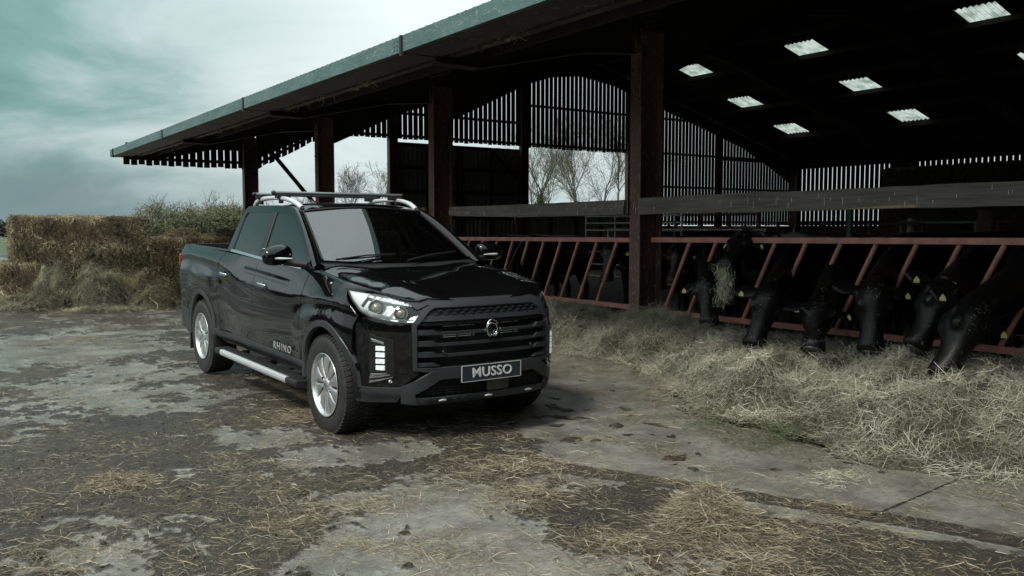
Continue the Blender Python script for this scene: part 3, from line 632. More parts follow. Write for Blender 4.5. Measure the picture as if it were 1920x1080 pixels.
def heap(name, x, y, rx, ry, h, n, seed, label, m=M_straw, lo=.06, hi=.28, w=.0035, cat='straw heap', base=True, rot=0, group=None, curl=.45, rnd=False):
    g = np.random.default_rng(seed); rt = empty(name, (x, y, 0), label, cat, group)
    na_, nr = 48, 14; vs = []; z0 = gz(x, y)
    def hh(u, v): # normalised coords
        r = np.hypot(u, v); return h*(np.clip(1-r*r, 0, 1)**.55 if rnd else np.clip(1-r, 0, 1)**1.1)*(1+(.75 if rnd else .6)*fbm(u*2.2+seed, v*2.2, 3, 1))
    cr_, sr_ = math.cos(rot), math.sin(rot)
    if base:
        g2 = MB(); vs = []
        for i in range(nr+1):
            for k in range(na_):
                r = i/nr; u = r*math.cos(2*math.pi*k/na_); v = r*math.sin(2*math.pi*k/na_); rj = 1+.25*float(fbm(math.cos(6.28*k/na_)*1.2+seed, math.sin(6.28*k/na_)*1.2, 3))
                X = u*rx*.85*rj; Y = v*ry*.85*rj; vs.append((X*cr_-Y*sr_, X*sr_+Y*cr_, z0+float(hh(u, v))*.8-.01))
        g2.add(vs, [(i*na_+k, i*na_+(k+1) % na_, (i+1)*na_+(k+1) % na_, (i+1)*na_+k) for i in range(nr) for k in range(na_)], True); g2.build('heap_core', M_haybase if m in (M_hay, M_haydark, M_lump) else M_balebase, rt, fixn=True)
    q = g.normal(0, .42 if base else .62, (n, 2)); u, v = q[:, 0], q[:, 1]; X = u*rx; Y = v*ry
    P = np.stack([X*cr_-Y*sr_, X*sr_+Y*cr_, z0+hh(u, v)+g.uniform(0, .018, n)*(1+h*4)], 1); gx_ = ground_fields(P[:, 0]+x, P[:, 1]+y)[3]; P[:, 2] = np.maximum(P[:, 2]-.0, gx_+.004)
    th = g.uniform(0, 6.28, n); dz_ = g.normal(0, .22, n)*np.clip(1.3-np.hypot(u, v), .1, 1)
    if rnd: cu, su = np.cos(th+rot), np.sin(th+rot); dz_ = g.normal(0, .15, n)+(hh(u+.04*np.cos(th), v+.04*np.sin(th))-hh(u-.04*np.cos(th), v-.04*np.sin(th)))/(.08*(rx+ry)/2)*(np.hypot(u, v) < .97)
    D = np.stack([np.cos(th), np.sin(th), np.clip(dz_, -.9, .9)], 1)
    o = strands('strands', P, D, g.uniform(lo, hi, n), g.uniform(.5, 1.2, n)*w*.85, m, parent=rt, seed=seed, curl=curl, patchy=.8 if rnd else 0); tag(o, kind='stuff'); return rt
heap('straw_heap', 3.32, 3.05, .27, .21, .14, 3000, 31, 'largest tousled heap of yellow straw lying on the slab beside the muddy tyre tracks', rot=.4)
heap('straw_tuft', 2.95, 4.35, .42, .30, .04, 750, 32, 'flat spread of straw on the mud ahead of the pickup number plate', hi=.24, base=False)
heap('straw_tuft', 2.72, 3.85, .26, .2, .04, 420, 33, 'scruffy straw tuft between the flat spread and the largest heap', hi=.2, base=False)
heap('straw_tuft', 2.62, 3.05, .30, .20, .035, 200, 34, 'muddy straw tuft at the bottom edge below the flat spread', hi=.22, base=False)
heap('straw_tuft', .95, 5.45, .20, .20, .03, 600, 35, 'pale straw tuft alone on the mud at the left of the yard', hi=.18, base=False)
heap('straw_tuft', 2.55, 6.55, .30, .26, .03, 800, 36, 'straw tuft trodden in beside the front wheel of the pickup', hi=.2, base=False)
heap('straw_tuft', 3.05, 2.45, .22, .18, .03, 120, 37, 'straw tuft at the foot of the picture just before the largest heap', base=False)
heap('straw_tuft', 4.55, 3.15, .16, .12, .03, 350, 38, 'small pale hay tuft on the scraped concrete near the hay row', m=M_hay, base=False, hi=.16)
heap('straw_tuft', 2.05, 4.25, .26, .14, .02, 200, 39, 'thin straw tuft on mud beside the pale wet slab', base=False, hi=.18)
# clods of dung on the slabs
M_dung = mat('dung', (.022, .018, .012), .55, c2=(.05, .04, .026), scale=30, bump=.8, bscale=60)
def clod(x, y, r, h, label, seed):
    g = MB(); rr = random.Random(seed); n = 18; vs = []; z0 = gz(x, y)
    for i in range(6):
        for k in range(n):
            t = i/5; a_ = 2*math.pi*k/n; q = r*(1-t*.9)*(1+.30*float(noise2(math.cos(a_)*1.7+seed, math.sin(a_)*1.7)))+rr.uniform(-.004, .004); vs.append((x+q*math.cos(a_)*1.3, y+q*math.sin(a_), z0-.004+h*t**.6+rr.uniform(-.003, .004)))
    g.add(vs, [(i*n+k, i*n+(k+1) % n, (i+1)*n+(k+1) % n, (i+1)*n+k) for i in range(5) for k in range(n)]+[tuple(range(5*n, 6*n))], True); tag(g.build('dung_clod', M_dung), label, 'dung clod')
clod(4.38, 4.95, .055, .035, 'dark dung clod standing alone on the scraped concrete', 1)
clod(3.83, 4.82, .075, .022, 'flat dark dung pat at the edge of the scraped concrete', 2)
clod(3.97, 4.70, .035, .018, 'little dung clod beside the flat dark pat', 3)
clod(3.42, 4.72, .05, .018, 'dung clod where the muddy track begins', 4)
clod(4.10, 4.05, .09, .010, 'squashed dung pat on the concrete beside the muddy track', 5)
# crumbs of mud everywhere
def crumbs(n, seed):
    g = np.random.default_rng(seed); r = 1.7*(11/1.7)**g.random(n*3); a_ = g.uniform(R(-4), R(64), n*3); x = r*np.sin(a_); y = r*np.cos(a_); mm_, st, wt, h = ground_fields(x, y)
    f = fbm(x-3, y+8, 3, 2.2); ok = (g.random(n*3) < np.clip(.15+mm_*.5+f, 0, 1)) & (mm_ > .1) & (x < 6); x, y, h = x[ok][:n], y[ok][:n], h[ok][:n]; n = len(x)
    s = .002+.012*g.random(n)**5+.002; base = np.array([(1, 0, 0), (0, 1, 0), (-1, 0, 0), (0, -1, 0), (0, 0, .45), (0, 0, -.5)], float)
    V = base[None]*s[:, None, None]*g.uniform(.6, 1.5, (n, 6, 1))*np.array([1, 1, .7]); ang = g.uniform(0, 6.28, n); c, sn = np.cos(ang)[:, None], np.sin(ang)[:, None]
    Vx = V[..., 0]*c-V[..., 1]*sn; Vy = V[..., 0]*sn+V[..., 1]*c; V = np.stack([Vx+x[:, None], Vy+y[:, None], V[..., 2]+h[:, None]+s[:, None]*.2], -1)
    fb = np.array([(0, 1, 4), (1, 2, 4), (2, 3, 4), (3, 0, 4), (1, 0, 5), (2, 1, 5), (3, 2, 5), (0, 3, 5)]); F = (fb[None]+(np.arange(n)*6)[:, None, None]).reshape(-1, 3)
    o = raw_mesh('mud_crumbs', V.reshape(-1, 3), F, M_dung, smooth=True); tag(o, kind='stuff')
crumbs(8000, 41)
# ================================================================== PICKUP (x forward, y left, z up in its own frame; origin under the front axle)
TA, TP = .0179, .052/3.1
Fd = Vector((math.sin(TA)*math.cos(TP), -math.cos(TA)*math.cos(TP), -math.sin(TP))); Ld = Vector((math.cos(TA), math.sin(TA), 0)); Ud = Fd.cross(Ld)
TO = Vector((3.433, 6.076, -.018))+Ld*(-.057)
truck = empty('pickup_truck', label='black double-cab pickup parked on the muddy yard, roof bars and silver side steps', cat='pickup truck')
Mt = Matrix((Fd, Ld, Ud)).transposed().to_4x4(); truck.matrix_world = Matrix.Translation(TO) @ Mt @ Matrix.Diagonal((1, .97, 1, 1))
PAINT = mat('black_car_paint', (.0030, .0030, .0034), .025, spec=.5)
MATTE = mat('dark_grey_trim', (.024, .027, .030), .40, spec=.4, bump=.08, bscale=300, bdist=.002)
PLAST = mat('black_plastic', (.012, .012, .013), .5, spec=.4)
GLOSS = mat('gloss_black_trim', (.004, .004, .0045), .06, coat=.6)
RUBB = mat('tyre_rubber', (.014, .0135, .013), .72, c2=(.035, .030, .024), scale=9, lo=.5, hi=.72, bump=.4, bscale=90)
RUBW = mat('tyre_sidewall', (.016, .016, .016), .55, c2=(.035, .032, .027), scale=7, lo=.5, hi=.75)
ALLOY = mat('silver_alloy', (.60, .62, .63), .30, metal=.85)
CHROME = mat('chrome', (.62, .64, .65), .10, metal=1)
SATIN = mat('satin_aluminium', (.66, .68, .69), .42, metal=.6)
BARM = mat('bar_aluminium', (.22, .23, .24), .35, metal=.6)
DARKIN = mat('dark_interior', (.010, .010, .011), .8)
SEAT = mat('seat_fabric', (.018, .018, .020), .8)
TINT = mat('tinted_side_glass', (.008, .010, .011), .0, spec=.5)
m = bpy.data.materials.new('windscreen_glass'); m.use_nodes = True; N = m.node_tree.nodes; L = m.node_tree.links; N.remove(N['Principled BSDF'])
gl = N.new('ShaderNodeBsdfGlossy'); gl.inputs['Roughness'].default_value = .0; gl.inputs[0].default_value = (1, 1, 1, 1)
tr = N.new('ShaderNodeBsdfTransparent'); tr.inputs[0].default_value = (.55, .60, .58, 1); fr = N.new('ShaderNodeFresnel'); fr.inputs[0].default_value = 2.25
nn = N.new('ShaderNodeTexNoise'); nn.inputs['Scale'].default_value = 130; nn.inputs['Detail'].default_value = 1; tcn = N.new('ShaderNodeTexCoord'); L.new(tcn.outputs['Object'], nn.inputs[0])
rp = N.new('ShaderNodeMapRange'); rp.inputs[1].default_value = .70; rp.inputs[2].default_value = .76; rp.inputs[3].default_value = 0; rp.inputs[4].default_value = .3; L.new(nn.outputs[0], rp.inputs[0])
drop = N.new('ShaderNodeBsdfDiffuse'); drop.inputs[0].default_value = (.35, .40, .40, 1)
ms = N.new('ShaderNodeMixShader'); L.new(fr.outputs[0], ms.inputs[0]); L.new(tr.outputs[0], ms.inputs[1]); L.new(gl.outputs[0], ms.inputs[2])
ms2 = N.new('ShaderNodeMixShader'); L.new(rp.outputs[0], ms2.inputs[0]); L.new(ms.outputs[0], ms2.inputs[1]); L.new(drop.outputs[0], ms2.inputs[2]); L.new(ms2.outputs[0], N['Material Output'].inputs[0])
SCREEN = m
LENS = bpy.data.materials.new('clear_lens'); LENS.use_nodes = True; N = LENS.node_tree.nodes; L = LENS.node_tree.links; N.remove(N['Principled BSDF'])
gl = N.new('ShaderNodeBsdfGlossy'); gl.inputs['Roughness'].default_value = .01; tr = N.new('ShaderNodeBsdfTransparent'); tr.inputs[0].default_value = (.93, .95, .95, 1); fr = N.new('ShaderNodeFresnel'); fr.inputs[0].default_value = 1.5
ms = N.new('ShaderNodeMixShader'); L.new(fr.outputs[0], ms.inputs[0]); L.new(tr.outputs[0], ms.inputs[1]); L.new(gl.outputs[0], ms.inputs[2]); L.new(ms.outputs[0], N['Material Output'].inputs[0])
LED = mat('led_lamp', (.75, .80, .80), .15, emit=(.85, .97, 1.0), es=.3, c2=(.35, .38, .38), scale=90)
LAMPIN = mat('lamp_reflector', (.78, .80, .80), .12, metal=.9)
LAMPW = mat('lamp_inner_white', (.74, .78, .79), .25, metal=.3)
TAIL = mat('tail_lamp_red', (.40, .015, .012), .1, coat=1)
PLATEB = mat('plate_navy', (.018, .026, .040), .35)
WHITEP = mat('lettering_silver', (.55, .56, .56), .4)
GREYP = mat('decal_grey', (.24, .25, .25), .45)

def ss(a, b, x): t = min(max((x-a)/(b-a), 0), 1); return t*t*(3-2*t)
def belt(x): return float(np.interp(x, [-4.12, -3.98, -3.85, -2.4, -1.42, -.55, .2], [1.20, 1.27, 1.29, 1.275, 1.235, 1.20, 1.10]))
_cx = [-4.1, -3.6, -2.93, -2.5, -2.30, -2.12, -1.98, -1.80, -1.54, -.85, -.3, .1, .5]
_cz = [1.16, 1.205, 1.18, 1.152, 1.115, 1.055, 1.012, .99, .975, .966, 1.00, 1.02, .98]
def zcr(x): return float(sum(np.interp(x+d, _cx, _cz) for d in (-.08, -.04, 0, .04, .08))/5)
def W(x, z): return (W0(x, z-.016)+2*W0(x, z)+W0(x, z+.016))/4 if z < belt(x)+.05 else W0(x, z)
def W0(x, z):
    zb = belt(x); zc = zcr(x); base = .912
    if z > zb: w = .850-.40*(z-zb)-.05*(z-zb)**2
    elif z > zc:
        t = (z-zc)/max(zb-zc, .03); w = base+(.850-base)*(t*.8+.2*t*t)
        if -2.0 < x < -.5:
            zs = float(np.interp(x, [-2.0, -.83], [1.132, 1.078])); k = ss(-2.0, -1.8, x)*(1-ss(-.9, -.55, x)); w -= .007*k*math.exp(-((z-zs)/.016)**2)
    else:
        d = zc-z; q = min(max((1-ss(-2.6, -2.35, x))+ss(-.75, -.35, x), 0), 1)
        w = base+(1-q)*(.010*ss(0, .22, d))+q*(-.006*ss(0, .03, d)+.022*ss(.03, .20, d))-.030*ss(.25, .55, d)
    for cx, cz in ((.02, .42), (-3.10, .42)):
        r = math.hypot(x-cx, z-cz); w += .017*(1-ss(.44, .74, r))*(1 if z < zc else max(0, 1-(z-zc)/.12))
    if x > .15: w *= float(np.interp(x, [.15, .30, .40, .50, .56, .62, .70], [1, .985, .952, .91, .872, .83, .77]))
    if x < -3.85: w -= .05*((-3.85-x)/.22)**2
    return w
_PY = [0, .3, .50, .60, .70, .80, .835, .87, .90, .93]; _PX = [.865, .855, .825, .785, .68, .56, .50, .40, .30, .1]
def XF(y, z):
    y = abs(y)
    p = sum(np.interp(abs(y+d), _PY, _PX) for d in (-.02, -.01, 0, .01, .02))/5
    return float(p+np.interp(z, [.26, .33, .40, .55, .83, .89, .95, 1.0, 1.04, 1.06], [-.06, -.02, 0, 0, 0, -.008, -.03, -.06, -.10, -.13]))

def densify(poly, st):
    r = []
    for i, p in enumerate(poly):
        q = poly[(i+1) % len(poly)]; n = max(1, int(math.ceil(math.hypot(q[0]-p[0], q[1]-p[1])/st)))
        r += [(p[0]+(q[0]-p[0])*k/n, p[1]+(q[1]-p[1])*k/n) for k in range(n)]
    return r
def inside(pt, poly):
    x, y = pt; c = False; j = len(poly)-1
    for i in range(len(poly)):
        xi, yi = poly[i]; xj, yj = poly[j]
        if (yi > y) != (yj > y) and x < (xj-xi)*(y-yi)/(yj-yi)+xi: c = not c
        j = i
    return c
def near(pt, pts, d):
    d2 = d*d
    return any((pt[0]-a)**2+(pt[1]-b)**2 < d2 for a, b in pts)
def patch(name, poly, f, m, parent, holes=(), st=.045, lip=.014, off=0.0, hint=(-1.6, 0, .85)):
    """panel cut from the surface f(a,b); lip = depth of the edge return; off = stands proud of the surface"""
    B0 = densify(poly, st); H = [densify(h, st) for h in holes]; allb = B0+[p for h in H for p in h]
    xs_ = [p[0] for p in B0]; ys_ = [p[1] for p in B0]; pts = list(allb); edges = []
    n = 0
    for lp in [B0]+H: edges += [(n+i, n+(i+1) % len(lp)) for i in range(len(lp))]; n += len(lp)
    a = min(xs_)+st*.5; row = 0
    while a < max(xs_):
        b = min(ys_)+st*.5+(row % 2)*st*.5
        while b < max(ys_):
            if inside((a, b), B0) and not any(inside((a, b), h) for h in H) and not near((a, b), allb, st*.55): pts.append((a, b))
            b += st
        a += st; row += 1
    vo, eo, fo, *_ = delaunay_2d_cdt([Vector(p) for p in pts], edges, [], 0, 1e-6)
    tris = []
    for t in fo:
        c = sum((vo[i] for i in t), Vector((0, 0)))/len(t)
        if inside(c, B0) and not any(inside(c, h) for h in H): tris.append(list(t))
    hint = Vector(hint); V = []; NN = []
    def fn(a, b):
        e_ = .004; p = Vector(f(a, b)); da = Vector(f(a+e_, b))-Vector(f(a-e_, b)); db = Vector(f(a, b+e_))-Vector(f(a, b-e_))
        nn_ = da.cross(db).normalized()
        if nn_.dot(p-hint) < 0: nn_ = -nn_
        return p, nn_
    for v in vo:
        p, q = fn(v[0], v[1]); V.append(p+q*off); NN.append(q)
    fs = []
    for t in tris:
        q = (V[t[1]]-V[t[0]]).cross(V[t[2]]-V[t[0]])
        fs.append(t if q.dot(NN[t[0]]) > 0 else t[::-1])
    if lip:
        from collections import Counter
        ec = Counter(); 
        for t in fs:
            for i in range(len(t)): ec[frozenset((t[i], t[(i+1) % len(t)]))] += 1
        for t in list(fs):
            for i in range(len(t)):
                i0, i1 = t[i], t[(i+1) % len(t)]
                if ec[frozenset((i0, i1))] == 1:
                    k = len(V); en = (V[i1]-V[i0]).cross(NN[i0]).normalized()
                    V += [V[i0].copy(), V[i1].copy(), V[i1]-NN[i1]*lip, V[i0]-NN[i0]*lip]
                    NN += [(NN[i0]+en*.7).normalized(), (NN[i1]+en*.7).normalized(), en, en]; fs.append([k, k+3, k+2, k+1])
    me = bpy.data.meshes.new(name); me.from_pydata([tuple(v) for v in V], [], fs); me.polygons.foreach_set('use_smooth', [True]*len(fs))
    me.materials.append(m); me.update()
    try: me.normals_split_custom_set_from_vertices([tuple(q) for q in NN])
    except Exception as ex: print('normals', ex)
    return link(name, me, parent)
def side(s): return lambda x, z: (x, s*W(x, z), z)
front = lambda y, z: (XF(y, z), y, z)
SIDES = ((-1, ''), (1, ''))
def arc(cx, cz, r, a0, a1, n=18): return [(cx+r*math.cos(R(a0+(a1-a0)*i/n)), cz+r*math.sin(R(a0+(a1-a0)*i/n))) for i in range(n+1)]

shutA = [(-2.455, 1.262), (-2.545, 1.169), (-2.585, 1.078), (-2.583, .949), (-2.572, .803), (-2.54, .559), (-2.535, .50)]
shutB = [(-1.545, 1.232), (-1.585, 1.144), (-1.60, 1.005), (-1.585, .885), (-1.565, .50)]
shutC = [(-.42, 1.195), (-.455, 1.10), (-.485, .95), (-.487, .846), (-.475, .604), (-.47, .49)]
g_ = .0035
RW = [(-2.315, 1.643), (-1.66, 1.645), (-1.585, 1.262), (-2.318, 1.290)]
RW = [(-2.330, 1.60), (-2.30, 1.640), (-2.20, 1.650), (-1.67, 1.648), (-1.60, 1.262), (-2.325, 1.292)]
FW = [(-1.575, 1.646), (-1.36, 1.643), (-1.25, 1.630), (-1.12, 1.59), (-.94, 1.507), (-.76, 1.405), (-.575, 1.282), (-.56, 1.218), (-1.50, 1.254)]
for s, _ in SIDES:
    f = side(s)
    # doors
    rd = [(x+g_, z) for x, z in shutA[:-1]]+[(-2.535+g_, .49)]+[(x-g_, z) for x, z in [(-1.565, .49)]+shutB[::-1][1:]]
    d = patch('rear_door', rd, f, PAINT, truck, st=.028)
    fd = [(x+g_, z) for x, z in shutB[:-1]]+[(-1.565+g_, .49)]+[(x-g_, z) for x, z in [(-.47, .49)]+shutC[::-1][1:]]
    d2 = patch('front_door', fd, f, PAINT, truck, st=.028)
    for dd, hx, hz in ((d, -2.455, 1.062), (d2, -1.45, 1.030)):
        y0 = W(hx+.02, hz)
        cup = patch('handle_recess', [(hx+.085+.055*math.cos(a), hz-.012+.034*math.sin(a)) for a in np.linspace(0, 2*math.pi, 18)[:-1]], f, GLOSS, dd, st=.02, lip=.0, off=.002)
        hm = MB(); P = []
        for i in range(13):
            t = i/12; x = hx-.02+.20*t; bow = .030*math.sin(math.pi*t)**.6+.004; hgt = .011+.006*math.sin(math.pi*t); z = hz+.004-.020*abs(t-.35)
            P.append((x, s*(W(x, hz)+bow), z, hgt))
        vs = []; n = 8
        for x, y, z, hgt in P:
            for k in range(n):
                a_ = 2*math.pi*k/n; vs.append((x, y+s*.007*math.cos(a_), z+hgt*math.sin(a_)))
        hm.add(vs, [(i*n+k, i*n+(k+1) % n, (i+1)*n+(k+1) % n, (i+1)*n+k) for i in range(len(P)-1) for k in range(n)]+[tuple(range(n)), tuple(range(len(vs)-n, len(vs)))], True)
        hm.build('handle', PAINT if s > 0 else CHROME, dd)
    # bed side with rear arch
    bs = [(-2.462, 1.262), (-2.552, 1.169), (-2.592, 1.078), (-2.59, .949), (-2.579, .803), (-2.547, .559), (-2.545, .49), (-2.70, .49)]
    bs += [(x, z) for x, z in arc(-3.10, .42, .425, 12, 168, 22)]+[(-3.52, .40), (-3.60, .40), (-4.03, .46), (-4.065, .70), (-4.075, 1.02), (-4.075, 1.20), (-4.05, 1.235), (-4.0, 1.262), (-3.93, 1.281), (-3.85, 1.288), (-3.3, 1.285)]
    bp_ = patch('bed_side', bs, f, PAINT, truck, st=.03)
    # fender with front arch
    fe = [(-.413, 1.193), (-.448, 1.10), (-.478, .95), (-.480, .846), (-.468, .604), (-.463, .49), (-.39, .46)]
    fe += [(x, z) for x, z in arc(.02, .42, .425, 172, 28, 20)]+[(.405, .66), (.405, .86), (.43, .925), (.36, .99), (.27, 1.055), (.225, 1.100), (.12, 1.128), (-.05, 1.16), (-.25, 1.188)]
    patch('front_fender', fe, f, PAINT, truck, st=.028)
    # arch trims
    for nm, cx, a0, a1, r0 in (('wheel_arch_trim', .02, 186, 1, .395), ('wheel_arch_trim', -3.10, 188, 2, .395)):
        ro = [(cx+(r0+.052)*math.cos(R(a)), .42+(r0+.045)*math.sin(R(a))) for a in np.linspace(a0, a1, 26)]
        ri = [(cx+r0*math.cos(R(a)), .42+r0*math.sin(R(a))) for a in np.linspace(a1, a0, 26)]
        patch(nm, ro+ri, lambda x, z, s=s: (x, s*(min(W(x, z), .945)+.002), z), MATTE, truck, st=.05, lip=.05, off=.010)
    # sill cladding
    sc = [(-2.735, .505), (-.435, .488), (-.40, .43), (-.45, .36), (-2.62, .36), (-2.70, .42)]
    patch('sill_cladding', sc, lambda x, z, s=s: (x, s*(W(x, .5)+.012-.10*ss(.455, .36, z)-.02*max(0, .47-z)), z), MATTE, truck, st=.045, lip=.03)
    # rear corner of the bed below
    patch('rear_bumper_side', [(-3.56, .60), (-3.54, .42), (-3.60, .36), (-4.02, .42), (-4.05, .58), (-3.9, .61)], lambda x, z, s=s: (x, s*(W(x, z)+.002), z), MATTE, truck, st=.06, lip=.03, off=.006)
    # upper cab side
    cs_ = [(-2.463, 1.272), (-2.452, 1.38), (-2.43, 1.50), (-2.405, 1.62), (-2.385, 1.675), (-2.33, 1.705), (-2.0, 1.712), (-1.6, 1.712), (-1.36, 1.705), (-1.20, 1.672), (-1.05, 1.612), (-.88, 1.525), (-.70, 1.415), (-.50, 1.290), (-.40, 1.215), (-.44, 1.203), (-1.42, 1.240), (-2.35, 1.278)]
    patch('cab_side', cs_, f, PAINT, truck, holes=(RW, FW), st=.04, lip=.02)
    def rec(x, z, s=s): return (x, s*(W(x, z)-.010), z)
    patch('rear_side_window', RW, rec, TINT, truck, st=.06, lip=0)
    patch('front_side_window', FW, rec, TINT, truck, st=.06, lip=0)
    patch('pillar_trim', [(-1.668, 1.648), (-1.567, 1.648), (-1.50, 1.26), (-1.60, 1.262)], f, PLAST, truck, st=.06, lip=.01, off=.003)
    # chrome waist strip
    cst = [(-2.335, 1.296), (-1.45, 1.250), (-.60, 1.213), (-.60, 1.198), (-1.45, 1.229), (-2.345, 1.272)]
    patch('waist_strip', cst, f, CHROME, truck, st=.05, lip=.01, off=.007)
# roof
def roof(x, y):
    zc_ = np.interp(x, [-2.47, -2.35, -2.0, -1.5, -1.25, -1.10], [1.68, 1.715, 1.742, 1.745, 1.73, 1.700]); ze = np.interp(x, [-2.42, -2.33, -2.0, -1.5, -1.33, -1.15], [1.66, 1.700, 1.708, 1.708, 1.700, 1.655])
    return (x, y, float(zc_-(zc_-ze)*min(1, abs(y)/.655)**2.6))
rp_ = [(-2.40, y) for y in np.linspace(-.655, .655, 12)]+[(x, .655) for x in (-2.2, -1.9, -1.6, -1.34)]+[(-1.22, .63), (-1.155, .60)]+[(-1.155+.045*(1-(y/.6)**2), y) for y in np.linspace(.5, -.5, 9)]+[(-1.155, -.60), (-1.22, -.63)]+[(x, -.655) for x in (-1.34, -1.6, -1.9, -2.2)]
patch('roof', rp_, roof, PAINT, truck, st=.07, lip=.02)
# A pillars + screen
bot = lambda y: Vector((-.50+.07*(1-(y/.72)**2), y, 1.272-.022*(1-(y/.72)**2)))
topc = lambda y: Vector((-1.165+.048*(1-(y/.60)**2), y, 1.657+.040*(1-(y/.60)**2)))
P = []
for i in range(15):
    v = i/14; row = []
    for j in range(25):
        u = -1+2*j/24; a_ = bot(u*.72); b_ = topc(u*.60); row.append(a_.lerp(b_, v)+Vector((.35, 0, .5))*(.045*v*(1-v)))
    P.append(row)
g = MB(); g.grid(P); ws = g.build('windscreen', SCREEN, truck, fixn=True)
for s in (-1, 1):
    sidel = [(-1.34, 1.704), (-1.20, 1.672), (-1.05, 1.612), (-.88, 1.525), (-.70, 1.415), (-.50, 1.290), (-.40, 1.215)]
    P = []; n = len(sidel)
    for i, (x, z) in enumerate(sidel):
        p0 = Vector((x, s*W(x, z), z)); v = 1-max(0, (i-1))/(n-2); v = min(v, 1)
        q = bot(s*.72).lerp(topc(s*.60), v)+Vector((.35, 0, .5))*(.045*v*(1-v))
        if i == 0: q = Vector(roof(-1.24, s*.62))
        if i == n-1: q = Vector((-.46, s*.735, 1.235))
        mid = (p0+q)/2+Vector((.010, s*.014, .012)); P.append([p0, (p0+mid)/2+Vector((.002, s*.005, .004)), mid, (q+mid)/2+Vector((.003, s*.003, .004)), q])
    g = MB(); g.grid(P, flip=(s > 0)); g.build('windscreen_pillar', PAINT, truck, fixn=False, sub=1)
    g = MB(); g.tube([bot(s*.712).lerp(topc(s*.592), v)+Vector((.35, 0, .5))*(.045*v*(1-v))+Vector((.004, 0, .004)) for v in np.linspace(0, 1, 10)], .009, 6); g.build('screen_seal', PLAST, ws)
g = MB(); g.tube([topc(y)+Vector((.002, 0, .003)) for y in np.linspace(-.59, .59, 12)], .008, 6); g.build('screen_seal', PLAST, ws)
# scuttle, wipers
g = MB(); P = [[Vector((-.50+.08*(1-(y/.72)**2)+dx, y, 1.262-.02*(1-(y/.72)**2)+dz)) for y in np.linspace(-.73, .73, 16)] for dx, dz in ((-.03, .0), (.02, -.018), (.09, -.03), (.10, -.06))]
g.grid(P, flip=True); g.build('scuttle_panel', PLAST, truck)
for s0, a1 in ((-.62, -.05), (.02, .60)):
    w = MB(); p0 = bot(s0)+Vector((.05, 0, .012)); p1 = bot(a1).lerp(topc(a1*.83), .10)+Vector((.012, 0, .016))
    w.tube([p0, p0.lerp(p1, .5)+Vector((0, 0, .012)), p1], [.009, .007, .005], 6); w.bar(p0.lerp(p1, .12)+Vector((-.012, 0, -.005)), p1+Vector((-.004, 0, -.008)), .006, .012); w.build('wiper', PLAST, truck)
# rear cab wall + window
g = MB(); P = [[(-2.455+.0*y, y, 1.15), ] for y in (0,)]
P = []
for z, x in ((.9, -2.44), (1.27, -2.462), (1.40, -2.448), (1.55, -2.415), (1.655, -2.40)):
    P.append([(x-.03*(1-(y/.8)**2), y*(W(-2.42, max(z, 1.2))-.01)/.8, z+(.03*(1-(y/.8)**2) if z > 1.6 else 0)) for y in np.linspace(-.8, .8, 9)])
g.grid(P, flip=True); g.build('cab_rear_wall', PAINT, truck, fixn=False)
g = MB(); P = [[(x-.03*(1-(y/.8)**2)-.006, y*k, z) for y in np.linspace(-.8, .8, 9)] for z, x, k in ((1.30, -2.460, .88), (1.44, -2.441, .84), (1.58, -2.41, .78))]
g.grid(P, flip=True); g.build('rear_window', TINT, truck, fixn=False)
# bonnet
def ysh(x): return float(np.interp(x, [-.47, .1, .35, .49, .65, .73, .80], [.795, .80, .765, .725, .63, .575, .50]))
def hood(x, y):
    r = min(abs(y)/ysh(x), 1.05); zc_ = float(np.interp(x, [-.47, -.2, 0, .3, .5, .65, .72, .78], [1.222, 1.205, 1.187, 1.150, 1.115, 1.078, 1.055, 1.020])); ze = float(np.interp(x, [-.47, -.28, .1, .49, .65, .73, .80], [1.212, 1.202, 1.155, 1.105, 1.068, 1.050, 1.02]))
    cr_ = float(np.interp(x, [-.47, .1, .6, .8], [.80, .72, .66, .66]))
    ridge = .016*ss(.30, cr_, r) if r < cr_ else .016
    dz = ze-(zc_+.016)
    zz = zc_+ridge+(dz)*(ss(cr_-.02, 1.06, r)*1.0 if r > cr_-.02 else 0)-.004*(r*r)
    return (x, y, zz)
hp = [(-.46+.10*(1-(y/.79)**2)*.8, y) for y in np.linspace(-.79, .79, 14)]+[(x, ysh(x)) for x in np.linspace(-.40, .70, 16)]+[(.735-.0*(y), y) for y in (.52,)]+[(.765-.12*(y/.6)**4, y) for y in np.linspace(.45, -.45, 12)]+[(.735, -.52)]+[(x, -ysh(x)) for x in np.linspace(.70, -.40, 16)]
patch('bonnet', hp, hood, PAINT, truck, st=.045, lip=.02, hint=(0, 0, 0))
